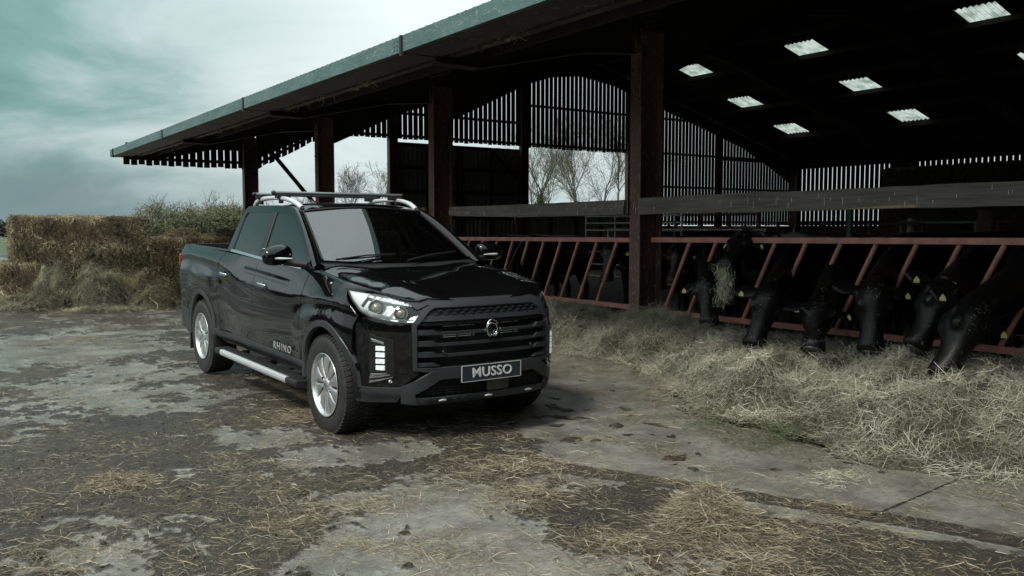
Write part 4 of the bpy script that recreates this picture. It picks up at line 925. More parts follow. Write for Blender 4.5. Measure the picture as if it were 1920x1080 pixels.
# filler between bonnet edge and fender (upper fender shoulder)
for s in (-1, 1):
    top_ = [(-.413, 1.193), (-.25, 1.188), (-.05, 1.16), (.12, 1.128), (.225, 1.100), (.30, 1.088), (.40, 1.078)]
    P = []
    for x, z in top_:
        if x <= .23: a_ = Vector((x, s*W(x, z), z))
        elif x < .35: a_ = Vector((.31, s*.80, 1.088))
        else: a_ = Vector((.45, s*.742, 1.078))
        b_ = Vector(hood(x if x < .3 else x+.04, s*ysh(x if x < .3 else x+.04)))-Vector((0, s*-.004, .004)); mid = (a_+b_)/2+Vector((0, s*.003, .010))
        P.append([a_, mid, b_])
    g = MB(); g.grid(P, flip=(s > 0)); g.build('fender_top', PAINT, truck, fixn=False, sub=2)
    # head lamp: cover surface between an upper and a lower edge
    U = [(.222, .832, 1.100), (.33, .790, 1.088), (.45, .740, 1.080), (.57, .665, 1.068), (.655, .60, 1.050), (.70, .535, 1.028), (.755, .470, .998)]
    D = [(.222, .832, 1.100), (.315, .842, 1.035), (.425, .832, .962), (.52, .790, .925), (.655, .700, .902), (.755, .600, .898), (.790, .545, .903)]
    def crv(Pn, t):
        k = t*(len(Pn)-1); i = min(int(k), len(Pn)-2); fr_ = k-i; return Vector(Pn[i]).lerp(Vector(Pn[i+1]), fr_)
    def lamp(t, v, inset=0):
        a_ = crv(U, t); b_ = crv(D, t); p = a_.lerp(b_, v); n_ = Vector((.72, .55, .25)).normalized(); p = p+n_*(.045*4*v*(1-v)*min(1, (b_-a_).length/.12)*.5-inset); return Vector((p.x, s*p.y, p.z))
    hl = empty('headlight', parent_loc := (0, 0, 0)); hl.parent = truck
    g = MB(); g.grid([[lamp(t, v) for v in np.linspace(0, 1, 9)] for t in np.linspace(0, 1, 25)], flip=(s > 0)); g.build('lens_cover', LENS, hl)
    g = MB(); g.grid([[lamp(t, v, .055+.02*math.sin(v*3.14)) for v in np.linspace(0, 1, 7)] for t in np.linspace(0, 1, 25)], flip=(s > 0)); g.grid([[lamp(t, v, i_) for i_ in (0, .06)] for v in (1,) for t in np.linspace(0, 1, 25)]); g.grid([[lamp(t, v, i_) for i_ in (0, .06)] for v in (0,) for t in np.linspace(0, 1, 25)]); g.grid([[lamp(1, v, i_) for i_ in (0, .06)] for v in np.linspace(0, 1, 6)]); g.build('lamp_bowl', LAMPW, hl)
    # inner white bezel at the outer end and light bar along the top
    g = MB(); g.grid([[lamp(t, v, .012) for v in np.linspace(.04, .96, 7)] for t in np.linspace(.03, .30, 8)], flip=(s > 0)); g.grid([[lamp(t, v, .012) for v in np.linspace(.82, .97, 3)] for t in np.linspace(.30, .62, 8)], flip=(s > 0)); g.build('lamp_bezel', LAMPW, hl)
    g = MB(); g.grid([[lamp(t, v, .010) for v in (.08, .16, .26)] for t in np.linspace(.28, .90, 20)], flip=(s > 0)); g.build('light_bar', LAMPIN, hl)
    g = MB()
    for k in range(8):
        t0 = .32+.066*k; g.grid([[lamp(t, v, .006) for v in (.12, .24)] for t in (t0, t0+.040)], flip=(s > 0))
    g.build('led_row', LED, hl)
    for tcx, vc, rr in ((.46, .60, .050), (.70, .60, .042)):
        c_ = lamp(tcx, vc, .045); ax = Vector((.86, s*.45, .05)).normalized(); q_ = ax.to_track_quat('Y', 'Z')
        g = MB(); g.lathe([(-.02, .006), (-.018, rr*.6), (.0, rr*.92), (.016, rr*1.15), (.020, rr*1.2)], 28); o = g.build('reflector', LAMPIN, hl); o.location = c_; o.rotation_mode = 'QUATERNION'; o.rotation_quaternion = q_
        g = MB(); g.lathe([(.0, rr*.78), (.012, rr*.70), (.022, rr*.5), (.027, rr*.2), (.028, 0)], 24); o = g.build('projector', mat('projector_glass', (.30, .29, .26), .05, coat=1, metal=.3) if s < 0 and tcx < .5 else bpy.data.materials.get('projector_glass'), hl); o.location = c_; o.rotation_mode = 'QUATERNION'; o.rotation_quaternion = q_
    g = MB(); g.grid([[lamp(t, v, .020) for v in (.40, .65, .92)] for t in (.56, .60)], flip=(s > 0)); g.grid([[lamp(t, v, .020) for v in (.40, .65, .92)] for t in (.34, .375)], flip=(s > 0)); g.grid([[lamp(t, v, .020) for v in (.86, .93)] for t in np.linspace(.34, .85, 8)], flip=(s > 0)); g.build('lamp_divider', LAMPW, hl)
    # black seam under the lamp
    g = MB(); g.tube([lamp(t, 1.0)+Vector((0, 0, -.006)) for t in np.linspace(.0, 1, 20)], .007, 6); g.build('lamp_seal', PLAST, hl)
    # front bumper corner
    def frs(y, z, s=s): return (XF(y, z), s*y, z)
    patch('bumper_corner', [(.607, .885), (.607, .575), (.56, .545), (.668, .452), (.852, .440), (.853, .60), (.868, .70), (.868, .86), (.835, .925), (.70, .893), (.625, .890)], frs, PAINT, truck, st=.03, lip=.02)
    patch('bumper_trim', [(.660, .446), (.852, .434), (.868, .36), (.850, .315), (.665, .335)], lambda y, z, s=s: (XF(y, z)+.016-.05*ss(.415, .33, z), s*y, z), MATTE, truck, st=.03, lip=.03)
    dr = patch('fog_lamp_unit', [(.815, .812), (.775, .79), (.700, .772), (.694, .53), (.815, .462)], frs, GLOSS, truck, st=.03, lip=.02, off=.006)
    for k in range(4):
        z1 = .730-.045*k; patch('led_lamp', [(.783, z1), (.741, z1), (.741, z1-.031), (.783, z1-.031)], frs, LED, dr, st=.02, lip=.012, off=.020)
    for pl_ in ([(.806, .782), (.745, .755), (.745, .742), (.800, .762)], [(.806, .536), (.73, .542), (.735, .536), (.808, .520)], [(.810, .515), (.715, .535), (.722, .528), (.812, .500)], [(.812, .484), (.70, .520), (.71, .512), (.814, .468)]):
        patch('chrome_blade', pl_, frs, CHROME, dr, st=.03, lip=.008, off=.016)
# grille
def fr0(dx): return lambda y, z: (XF(y, z)+dx, y, z)
hexo = [(-.45, 1.012), (.45, 1.012), (.52, .985), (.606, .885), (.602, .57), (.46, .545), (-.46, .545), (-.602, .57), (-.606, .885), (-.52, .985)]
hexi = [(-.43, .990), (.43, .990), (.485, .965), (.578, .872), (.578, .585), (.44, .580), (-.44, .580), (-.578, .585), (-.578, .872), (-.485, .965)]
gr = patch('grille', hexo, fr0(0), MATTE, truck, holes=(hexi,), st=.04, lip=.05, off=.014)
patch('bonnet_nose', [(-.47, 1.016), (.47, 1.016), (.56, .985), (.60, 1.035), (.50, 1.052), (-.50, 1.052), (-.60, 1.035), (-.56, .985)], lambda y, z: (XF(y, z)+.004, y, z), MATTE, truck, st=.04, lip=.02)
g = MB(); g.grid([[(XF(y, .8)-.11, y, z) for y in np.linspace(-.6, .6, 13)] for z in (.30, 1.0)], flip=True); g.build('grille_backing', DARKIN, gr)
patch('upper_grille_band', [(-.545, .905), (.545, .905), (.49, .945), (-.49, .945)], lambda y, z: (XF(y, z)-.004-.25*(z-.905)*0, y, z), MATTE, gr, st=.05, lip=.03)
patch('upper_grille_band', [(-.572, .872), (.572, .872), (.56, .885), (.545, .902), (-.545, .902), (-.56, .885)], lambda y, z: (XF(y, z)-.030, y, z), PLAST, gr, st=.05, lip=.03)
# mesh strip with small chevrons
for k in range(-6, 7):
    y = k*.070; ms_ = MB()
    for zz in (.955, .975):
        yy = y+(.035 if zz > .96 else 0)
        ms_.bar((XF(yy-.02, zz)-.002, yy-.026, zz-.006), (XF(yy, zz)+.006, yy, zz+.003), .010, .006); ms_.bar((XF(yy, zz)+.006, yy, zz+.003), (XF(yy+.02, zz)-.002, yy+.026, zz-.006), .010, .006)
    ms_.build('mesh_link', MATTE, gr)
g = MB(); g.grid([[(XF(y, z)-.02, y, z) for y in np.linspace(-.48, .48, 13)] for z in (.945, .990)], flip=True); g.build('mesh_backing', PLAST, gr)
for z0, z1 in ((.849, .812), (.770, .734), (.693, .658), (.617, .592)):
    for s in (-1, 1):
        patch('grille_bar_end', [(s*.575, z0), (s*.462, z0), (s*.412, z1), (s*.575, z1)], fr0(0), MATTE, gr, st=.04, lip=.03, off=.004)
    if z0 > .64:
        patch('grille_bar', [(-.448, z0-.016), (-.405, z1-.004), (.405, z1-.004), (.448, z0-.016), (.40, z1+.016), (-.40, z1+.016)], fr0(-.004), MATTE, gr, st=.05, lip=.03)
for y0, y1, z0, z1 in ((-.36, -.10, .785, .812), (-.36, -.10, .86, .885), (.06, .30, .785, .812), (.10, .30, .86, .885)):
    for k in range(3):
        z = z0+(z1-z0)*k/2; f_ = MB(); f_.bar((XF(y0, z)-.06, y0, z), (XF(y1, z)-.06, y1, z), .006, .004); f_.build('cooler_fin', SATIN, gr)
for k in range(9):
    y = -.5+k*.125; f_ = MB(); f_.bar((XF(y, .8)-.055, y, .59), (XF(y, .8)-.055, y, .89), .006, .010); f_.build('grille_strut', PLAST, gr)
# emblem: ring with side wings
em = MB(); EXx, EZ = XF(0, .83)+.022, .832
ringp = [(EXx, .044*math.cos(a)*1.02, EZ+.044*math.sin(a)) for a in np.linspace(0, 2*math.pi, 33)]
em.tube(ringp, .0068, 8, caps=False)
for s in (-1, 1):
    em.prism([(s*.056, EZ+.012), (s*.078, EZ+.004), (s*.078, EZ-.006), (s*.058, EZ-.016)][::s], EXx-.006, EXx+.008, 'X')
    em.tube([(EXx+.002, s*.045, EZ+.030), (EXx+.004, s*.030, EZ+.060), (EXx+.002, s*.008, EZ+.066)], .006, 6)
    em.tube([(EXx+.002, s*.045, EZ-.030), (EXx+.004, s*.026, EZ-.050), (EXx+.002, s*.004, EZ-.042)], .007, 6)
em.build('emblem', CHROME, truck)
em = MB(); em.lathe([(EXx-.012, .050), (EXx-.004, .042), (EXx-.004, 0)], 24, 'X', (0, 0, EZ)); em.build('emblem_disc', GLOSS, truck)
# lower bumper: trapezoid guard, plate, intake, lip
trap = [(-.675, .452), (-.452, .578), (.452, .578), (.675, .452), (.665, .335), (.56, .322), (.60, .40), (.415, .500), (-.415, .500), (-.60, .40), (-.56, .322), (-.665, .335)]
patch('bumper_guard', trap, lambda y, z: (XF(y, z)+.018-.25*max(0, z-.555), y, z), MATTE, truck, st=.035, lip=.04)
patch('lower_lip', [(-.60, .372), (.60, .372), (.58, .325), (.40, .318), (-.40, .318), (-.58, .325)], lambda y, z: (XF(y, .36)+.012-.9*max(0, .352-z), y, z), MATTE, truck, st=.04, lip=.03)
li = patch('lower_intake', [(-.59, .405), (-.42, .497), (.42, .497), (.59, .405), (.58, .375), (-.58, .375)], fr0(-.045), PLAST, truck, st=.06, lip=0)
for z in (.395, .415, .435, .455, .475):
    f_ = MB(); w_ = .58 if z < .41 else .56-(z-.41)*1.6; f_.tube([(XF(y, z)-.03, y, z) for y in np.linspace(-w_, w_, 13)], .004, 4); f_.build('intake_bar', PLAST, li)
for y in np.linspace(-.5, .5, 21):
    f_ = MB(); f_.tube([(XF(y, .43)-.03, y, .378), (XF(y, .43)-.03, y, .40+.09*min(1, (.6-abs(y))/.17))], .003, 4); f_.build('intake_bar', PLAST, li)
for y in (-.40, -.02, .36):
    g = MB(); g.tube([(XF(y, .36)+.020, y-.03, .350), (XF(y, .36)+.026, y, .354), (XF(y, .36)+.020, y+.03, .350)], [.006, .010, .006], 6); g.build('lip_stud', SATIN, truck)
g = MB(); g.box((.835, .08, .425), (.03, .20, .10)); g.build('radar_panel', GLOSS, truck, bevel=.006)
for y, z in ((-.718, .486), (-.389, .689), (.389, .689), (.718, .486)):
    g = MB(); x = XF(y, z)+.012; g.lathe([(x-.012, .013), (x, .012), (x+.001, .008), (x-.003, .007), (x-.003, 0)], 14, 'X', (0, y, z)); g.build('parking_sensor', PLAST if abs(y) < .5 else SATIN, truck)
PXx = .892
g = MB(); g.box((PXx, -.005, .527), (.008, .52, .111), ry=R(0)); npl = g.build('number_plate', PLATEB, truck)
g = MB()
for c_, d_ in (((PXx+.002, -.005,   .4705), (.010, .524, .004)), ((PXx+.002, -.005,   .5835), (.010, .524, .004)), ((PXx+.002, -.267, .527), (.010, .005, .111)), ((PXx+.002, .257, .527), (.010, .005, .111))): g.box(c_, d_)
g.build('plate_edge', SATIN, npl)
def text(body, name, m, parent, size, loc, rot, sx=1, ext=.002, bold=.012, sp=1.0, shear=0):
    c = bpy.data.curves.new(name, 'FONT'); c.body = body; c.size = size; c.extrude = ext; c.offset = bold; c.space_character = sp; c.align_x = 'CENTER'; c.align_y = 'CENTER'; c.shear = shear; c.resolution_u = 3
    o = bpy.data.objects.new(name, c); COL.objects.link(o); dg = bpy.context.evaluated_depsgraph_get(); me = bpy.data.meshes.new_from_object(o.evaluated_get(dg)); bpy.data.objects.remove(o)
    me.materials.clear(); me.materials.append(m); q = link(name, me, parent); q.location = loc; q.rotation_euler = rot; q.scale = (sx, 1, 1); return q
text('MUSSO', 'plate_lettering', WHITEP, npl, .098, (PXx+.006, -.002, .527), (R(90), 0, R(90)), sx=1.12, bold=.0012, sp=1.03)
for s in (-1, 1):
    y = s*(W(-.60, .56)+.020)
    text('RHINO', 'door_lettering', GREYP, truck, .085, (-.835, y, .545), (R(90-2), 0, 0 if s < 0 else R(180)), sx=1.22, bold=.0008, sp=1.32)
# tail lamps, tailgate, bed
for s in (-1, 1):
    g = MB(); g.box((-4.045, s*.845, 1.10), (.05, .08, .17)); g.build('tail_light', TAIL, truck, bevel=.02)
    g = MB(); P = [[(x, s*(W(x, belt(x)-.005)-d_), belt(x)+dz) for x in np.linspace(-4.0, -2.47, 20)] for d_, dz in ((0, -.005), (.012, .006), (.05, .008), (.075, -.004), (.078, -.40))]
    g.grid(P); g.build('bed_rail', PLAST, truck)
g = MB(); g.box((-4.05, 0, .98), (.05, 1.60, .56)); g.build('tailgate', PAINT, truck, bevel=.015)
g = MB(); g.box((-3.25, 0, .82), (1.6, 1.5, .03)); g.box((-2.52, 0, 1.0), (.03, 1.5, .40)); g.build('bed_floor', PLAST, truck)
g = MB(); g.box((-4.10, 0, .52), (.12, 1.70, .17)); g.build('rear_bumper', MATTE, truck, bevel=.03)
g = MB(); g.box((-3.98, 0, 1.268), (.10, 1.5, .05)); g.build('bed_cap', PLAST, truck); g = MB(); g.box((-2.56, 0, 1.262), (.10, 1.5, .03)); g.build('bed_cap', PLAST, truck)
# inner body / underbody
g = MB(); g.box((-1.55, 0, .66), (1.85, 1.66, .50)); g.box((-3.4, 0, .62), (1.0, 1.25, .30)); g.box((-3.85, 0, .75), (.40, 1.6, .5)); g.box((.1, 0, .62), (1.1, 1.12, .5)); g.box((-1.6, 0, .36), (4.2, .9, .12)); g.build('chassis', DARKIN, truck)
for cx in (.02, -3.10):
    for s in (-1, 1):
        g = MB(); g.lathe([(s*.56, .0), (s*.56, .425), (s*.90, .425)], 32, 'Y', (cx, 0, .42), a0=R(-10), a1=R(190)); g.build('wheel_well', DARKIN, truck, fixn=False)
for s in (-1, 1):
    g = MB(); g.box((-3.545, s*.80, .40), (.02, .24, .42)); g.build('mud_flap', PLAST, truck)
    # side step
    st_ = MB(); y = s*.955
    sec = [(-.075, .350), (.05, .356), (.062, .350), (.066, .325), (.055, .302), (-.02, .296), (-.075, .30)]
    def ext(sec, x0, x1, m, nm, par): 
        q = MB(); q.prism([(y+s*a, b) for a, b in sec], x0, x1, 'X'); return q.build(nm, m, par, bevel=.004)
    so = ext(sec, -2.22, -.55, SATIN, 'side_step', truck)
    ext([(a*1.03, b if b < .34 else b+.002) for a, b in sec], -2.37, -2.218, PLAST, 'end_cap', so)
    ext([(a*1.03, b if b < .34 else b+.002) for a, b in sec], -.552, -.33, PLAST, 'end_cap', so)
    q = MB()
    for k in range(4): q.box((-1.38, y+s*(-.06+.027*k), .358), (1.95, .016, .006))
    q.build('step_tread', PLAST, so)
    q = MB()
    for x in (-2.1, -1.4, -.7): q.box((x, y-s*.11, .33), (.05, .15, .03))
    q.build('step_bracket', PLAST, so)
    # mirror
    mo = empty('door_mirror'); mo.parent = truck
    P = []; cx, cy, cz = -.655, s*1.035, 1.305
    for i in range(15):
        th = math.pi*i/14; row = []
        for j in range(25):
            ph = 2*math.pi*j/24
            sy = math.cos(th); rr = math.sin(th)**.62
            X_ = rr*math.cos(ph); Z_ = rr*math.sin(ph)
            hx = .082 if X_ > 0 else .040; hz = .088 if Z_ > 0 else .074
            X_ = math.copysign(abs(X_)**.9, X_); Z_ = math.copysign(abs(Z_)**.85, Z_)
            row.append((cx+X_*hx+(.018*sy*s*-s), cy+s*(-sy)*.128*1, cz+Z_*hz-.018*max(0, sy)*0+.010*sy))
        P.append(row)
    q = MB(); q.grid(P); q.build('mirror_shell', PAINT, mo)
    q = MB(); q.tube([(cx+.070, cy-s*.10, cz-.020), (cx+.086, cy, cz-.018), (cx+.066, cy+s*.10, cz-.012)], [.005, .011, .006], 8); q.build('indicator_strip', LAMPW, mo)
    q = MB(); q.box((cx-.040, cy, cz), (.01, .21, .12)); q.build('mirror_glass', CHROME, mo, bevel=.004)
    q = MB(); q.tube([(-.55, s*.82, 1.235), (-.60, s*.90, 1.245), (-.645, s*.98, 1.262)], [.035, .036, .040], 10, flat=.8); q.build('mirror_arm', PLAST, mo)
    # roof rail
    def rz(x): return roof(x, .56)[2]
    q = MB(); pts = [(-2.36, s*.595, rz(-2.36)-.005), (-2.30, s*.60, rz(-2.3)+.045), (-2.05, s*.605, rz(-2.05)+.062), (-1.75, s*.605, rz(-1.75)+.062), (-1.50, s*.60, rz(-1.5)+.048), (-1.33, s*.592, rz(-1.33)+.022), (-1.22, s*.58, rz(-1.22)-.002)]
    pts2 = []
    for i in range(len(pts)-1):
        for k in range(4): pts2.append(tuple(np.array(pts[i])*(1-k/4)+np.array(pts[i+1])*k/4))
    pts2.append(pts[-1]); nn2 = len(pts2)
    pr = np.array(pts2); 
    for _ in range(3): pr[1:-1] = (pr[:-2]+2*pr[1:-1]+pr[2:])/4
    q.tube([tuple(p) for p in pr], [.019+.010*abs(i/nn2-.5)*1.2 for i in range(nn2)], 10); rr_ = q.build('roof_rail', SATIN, truck)
# cross bars
for x in (-2.17, -1.66):
    zb_ = roof(x, .56)[2]+.105
    cb = empty('cross_bar'); cb.parent = truck
    q = MB(); n = 14; q.tube([(x, y, zb_) for y in np.linspace(-.66, .66, 12)], .026, n, flat=.62); q.build('bar', BARM, cb)
    for s in (-1, 1):
        q = MB(); q.lathe([(s*.66, .020), (s*.685, .018), (s*.692, .008), (s*.692, 0)], 12, 'Y', (x, 0, zb_)); q.build('bar_end', PLAST, cb)
        q = MB(); q.box((x, s*.585, zb_-.030), (.075, .13, .035)); q.box((x+.01, s*.605, zb_-.065), (.05, .035, .06)); q.build('foot', PLAST, cb, bevel=.008)
q = MB(); q.tube([(-2.3, 0, 1.73), (-2.36, 0, 1.765), (-2.40, 0, 1.775)], [.03, .02, .008], 8); q.build('antenna_fin', PAINT, truck)
# interior
q = MB(); q.grid([[(x, y, z) for y in np.linspace(-.70, .70, 8)] for x, z in ((-.50, 1.20), (-.75, 1.16), (-.95, 1.10), (-.98, .85))], flip=True); q.build('dashboard', DARKIN, truck)
for x, ys in ((-1.45, (-.37, .37)), (-2.15, (-.37, .37))):
    for y in ys:
        st_ = empty('seat'); st_.parent = truck
        q = MB(); q.box((x+.18, y, .98), (.5, .5, .16)); q.build('seat_cushion', SEAT, st_, bevel=.05)
        q = MB(); q.box((x-.14, y, 1.22), (.14, .48, .52), ry=R(-12)); q.build('seat_back', SEAT, st_, bevel=.05)
        q = MB(); q.box((x-.20, y, 1.53), (.09, .26, .15), ry=R(-8)); q.build('headrest', SEAT, st_, bevel=.035)
q = MB(); a = np.linspace(0, 2*math.pi, 25); q.tube([(-1.02+.07*math.cos(t), -.37+.185*math.sin(t), 1.15+.16*math.cos(t)) for t in a], .014, 8, caps=False); q.bar((-1.0, -.52, 1.15), (-1.0, -.22, 1.15), .03, .04); q.build('steering_wheel', PLAST, truck)
q = MB(); q.box((-1.02, 0, 1.56), (.02, .24, .07)); q.build('rear_view_mirror', PLAST, truck, bevel=.01)
# wheels
def wheel(name):
    w = empty(name)
    ro, ri, hw = .378, .238, .126
    prof = [(-hw+.006, ri-.004), (-hw+.0, ri+.012), (-hw-.002, ri+.03), (-hw-.004, ri+.05), (-hw-.0055, ri+.075), (-hw-.002, ri+.098), (-hw+.008, ro-.020), (-hw+.020, ro-.010), (-hw+.04, ro-.005), (0, ro-.001), (hw-.04, ro-.005), (hw-.02, ro-.010), (hw-.006, ro-.022), (hw, ri+.08), (hw+.004, ri+.05), (hw, ri), (hw-.01, ri-.004)]
    ty = MB(); ty.lathe(prof, 72); ty.build('tyre', RUBW, w, fixn=False)
    tr_ = MB(); N_ = 60
    for k in range(N_):
        a0 = 2*math.pi*k/N_
        for j, (yc, wd) in enumerate(((-.098, .046), (-.048, .040), (0, .038), (.048, .040), (.098, .046))):
            da = 2*math.pi/N_*.66; of = (j % 2)*math.pi/N_; sk = .03*(1 if j < 2 else -1 if j > 2 else 0)
            r0 = ro-.006 if j in (0, 4) else ro-.004; r1 = ro+.0055 if j in (1, 2, 3) else ro+.002
            vs = []
            for r in (r0-.01, r1):
                for aa, yy in ((a0+of, yc-wd/2), (a0+of+da, yc-wd/2), (a0+of+da+sk, yc+wd/2), (a0+of+sk, yc+wd/2)):
                    rr = r-(.010 if (j == 0 and yy < yc) or (j == 4 and yy > yc) else 0); vs.append((rr*math.cos(aa), yy, rr*math.sin(aa)))
            tr_.add(vs, [(4, 5, 6, 7), (0, 1, 5, 4), (1, 2, 6, 5), (2, 3, 7, 6), (3, 0, 4, 7)])
    tr_.build('tread', RUBB, w, fixn=True)
    rim = MB(); rim.lathe([(-hw-.004, .2385), (-hw-.008, .236), (-hw-.006, .230), (-hw+.014, .222), (-hw+.05, .214), (-.02, .205), (hw-.02, .210), (hw-.004, .236)], 64); rim.build('rim', ALLOY, w, fixn=False)
    ry = -hw+.020
    for k in range(10):
        a = 2*math.pi*(k+.5)/10; sp_ = MB(); ca, sa = math.cos(a), math.sin(a)
        def P3(r, t, y): return (r*ca-t*sa, y, r*sa+t*ca)
        rows = []
        wide = (k % 2 == 0)
        for r, hwid, yy, dp in ((.045, .017, ry-.004, .03), (.09, .025 if wide else .022, ry-.010, .03), (.15, .042 if wide else .034, ry-.010, .028), (.20, .060 if wide else .048, ry-.004, .022), (.222, .068 if wide else .054, ry+.002, .012)):
            rows.append([P3(r, -hwid, yy+dp), P3(r, -hwid, yy+.006), P3(r, -hwid*.72, yy), P3(r, 0, yy-.0035), P3(r, hwid*.72, yy), P3(r, hwid, yy+.006), P3(r, hwid, yy+dp)])
        sp_.grid(rows, smooth=False); sp_.build('spoke', ALLOY, w)
    hb = MB(); hb.lathe([(ry+.03, .062), (ry-.002, .058), (ry-.012, .040), (ry-.015, .034), (ry-.015, 0)], 30); hb.build('hub_cap', ALLOY, w)
    hb = MB(); hb.lathe([(ry-.017, .016), (ry-.0185, .012), (ry-.0185, 0)], 18); hb.build('cap_badge', CHROME, w)
    hb = MB(); hb.lathe([(-.03, .17), (-.03, .05)], 40); hb.lathe([(-.045, .05), (-.045, 0)], 20); hb.build('brake_disc', mat('brake_steel', (.10, .095, .09), .5, metal=.6) if 'brake_steel' not in bpy.data.materials else bpy.data.materials['brake_steel'], w)
    for k in range(6):
        a = 2*math.pi*(k+.5)/6; q = MB(); q.lathe([(ry-.004, .011), (ry-.010, .010), (ry-.010, 0)], 8, 'Y', (.078*math.cos(a), 0, .078*math.sin(a)), smooth=False); q.build('wheel_nut', PLAST, w)
    return w
w0 = wheel('wheel')
def copy_tree(o, parent=None, link_=True):
    c = o.copy(); COL.objects.link(c); c.parent = parent
    c.matrix_parent_inverse = o.matrix_parent_inverse.copy()
    for ch in list(o.children): copy_tree(ch, c)
    return c
pos = [((0, -.797, .374), 0), ((-3.1, -.797, .374), .9), ((0, .797, .374), 0), ((-3.1, .797, .374), .3)]
for i, (p, a) in enumerate(pos):
    w = w0 if i == 0 else copy_tree(w0, truck)
    w.parent = truck; w.location = p; w.rotation_euler = (0, a, 0 if i < 2 else math.pi)
# ================================================================== BALES
M_twine = mat('twine', (.42, .37, .26), .7)
def bale(x, y, z, lx, ly, lz, rz, seed, label, m=M_bale, nst=9000, group='big square straw bales at the end of the yard', top=True, w=.006):
    rt = empty('straw_bale', (x, y, z), label, 'straw bale', group, rot=(0, 0, rz)); g = np.random.default_rng(seed)
    # core: rounded, lumpy box
    vs = []; mb = MB()
    def face(fn, na_, nb_):
        P = []
        for i in range(na_+1):
            row = []
            for j in range(nb_+1):
                u, v = -1+2*i/na_, -1+2*j/nb_; p = np.array(fn(u, v), float); q = p.copy()
                rr_ = .15; e_ = np.maximum(np.abs(p*np.array([lx, ly, lz])/2)-(np.array([lx, ly, lz])/2-rr_), 0); d = np.linalg.norm(e_)
                w_ = p*np.array([lx, ly, lz])/2
                if d > rr_: w_ = w_-np.sign(p)*e_*(1-rr_/d)
                n_ = .11*float(fbm(w_[0]*2.2+seed+w_[2]*2, w_[1]*3+w_[2]*2.3, 4)); w_ = w_*(1+n_/max(lz, .5))
                row.append((w_[0], w_[1], w_[2]+lz/2))
            P.append(row)
        mb.grid(P)
    k = 14
    face(lambda u, v: (u, -1, v), 24, 10); face(lambda u, v: (u, 1, v), 24, 10); face(lambda u, v: (-1, u, v), 12, 10); face(lambda u, v: (1, u, v), 12, 10); face(lambda u, v: (u, v, 1), 24, 12); face(lambda u, v: (u, v, -1), 24, 12)
    mb.build('bale_core', M_balebase, rt, weld=True)
    P = []; D = []
    fr_ = [.52, .16, .14, .18] if top else [.6, .2, .2, .0]
    for fi, fr in enumerate(fr_):
        n = int(nst*fr); u, v = g.uniform(-1, 1, n), g.uniform(-1, 1, n)
        if fi == 0: p = np.stack([u*lx/2, np.full(n, -ly/2), (v+1)*lz/2], 1); d = np.stack([g.normal(0, .9, n), -.12-np.abs(g.normal(0, .35, n)), -.15+g.normal(0, .9, n)], 1)
        elif fi == 1: p = np.stack([np.full(n, lx/2), u*ly/2, (v+1)*lz/2], 1); d = np.stack([.1+np.abs(g.normal(0, .35, n)), g.normal(0, .8, n), -.2+g.normal(0, .8, n)], 1)
        elif fi == 2: p = np.stack([np.full(n, -lx/2), u*ly/2, (v+1)*lz/2], 1); d = np.stack([-.1-np.abs(g.normal(0, .35, n)), g.normal(0, .8, n), -.2+g.normal(0, .8, n)], 1)
        else: p = np.stack([u*lx/2, v*ly/2, np.full(n, lz)], 1); d = np.stack([g.normal(0, 1, n), g.normal(0, 1, n), .15+np.abs(g.normal(0, .25, n))], 1)
        c_ = np.array([0, 0, lz/2]); q = (p-c_)/np.array([lx, ly, lz])*2; dd = np.sum(np.clip(np.abs(q)-.86, 0, 1)**2, 1)**.5; p = c_+(p-c_)*(1-.25*np.clip(dd-.14, 0, 1))[:, None]
        P.append(p); D.append(d)
    P = np.concatenate(P); D = np.concatenate(D); n = len(P)
    o = strands('straw', P, D, .05+.22*g.random(n)**1.6, g.uniform(.5, 1.5, n)*w*1.35, m, parent=rt, seed=seed, curl=.6, sag=.3, patchy=1.1); tag(o, kind='stuff'); return rt
bale(2.78, 19.35, .86, 2.40, 1.2, .88, R(-2), 51, 'upper bale of the front stack, showing its whole long side above the slumped hay', nst=16000)
bale(2.62, 19.35, .0, 2.62, 1.25, .86, R(1), 52, 'lower bale of the front stack, half hidden by the slumped hay', nst=11000)
bale(5.35, 21.1, .0, 2.4, 1.2, 1.30, R(3), 53, 'low bale behind the pickup bed with dark muck heaped on it', nst=11000)
bale(7.6-2.2+2.5, 22.6, .0, 2.3, 1.1, 1.15, R(0), 56, 'bale behind the pickup cab near the corner column', nst=4000)
heap('muck_heap', 5.15, 20.9, .62, .45, .22, 2600, 61, 'dark brown muck piled on the left end of the low bale', m=M_haydark, cat='muck heap', lo=.05, hi=.2, w=.008)
bpy.context.view_layer.update()
for o in COL.objects:
    if o.name.startswith('muck_heap'): o.location.z = 1.27
h2 = heap('muck_heap', 6.15, 21.0, .7, .45, .20, 2600, 62, 'brown muck piled on the right end of the low bale, behind the pickup bed', m=M_haydark, cat='muck heap', lo=.05, hi=.2, w=.008); h2.location.z = 1.27
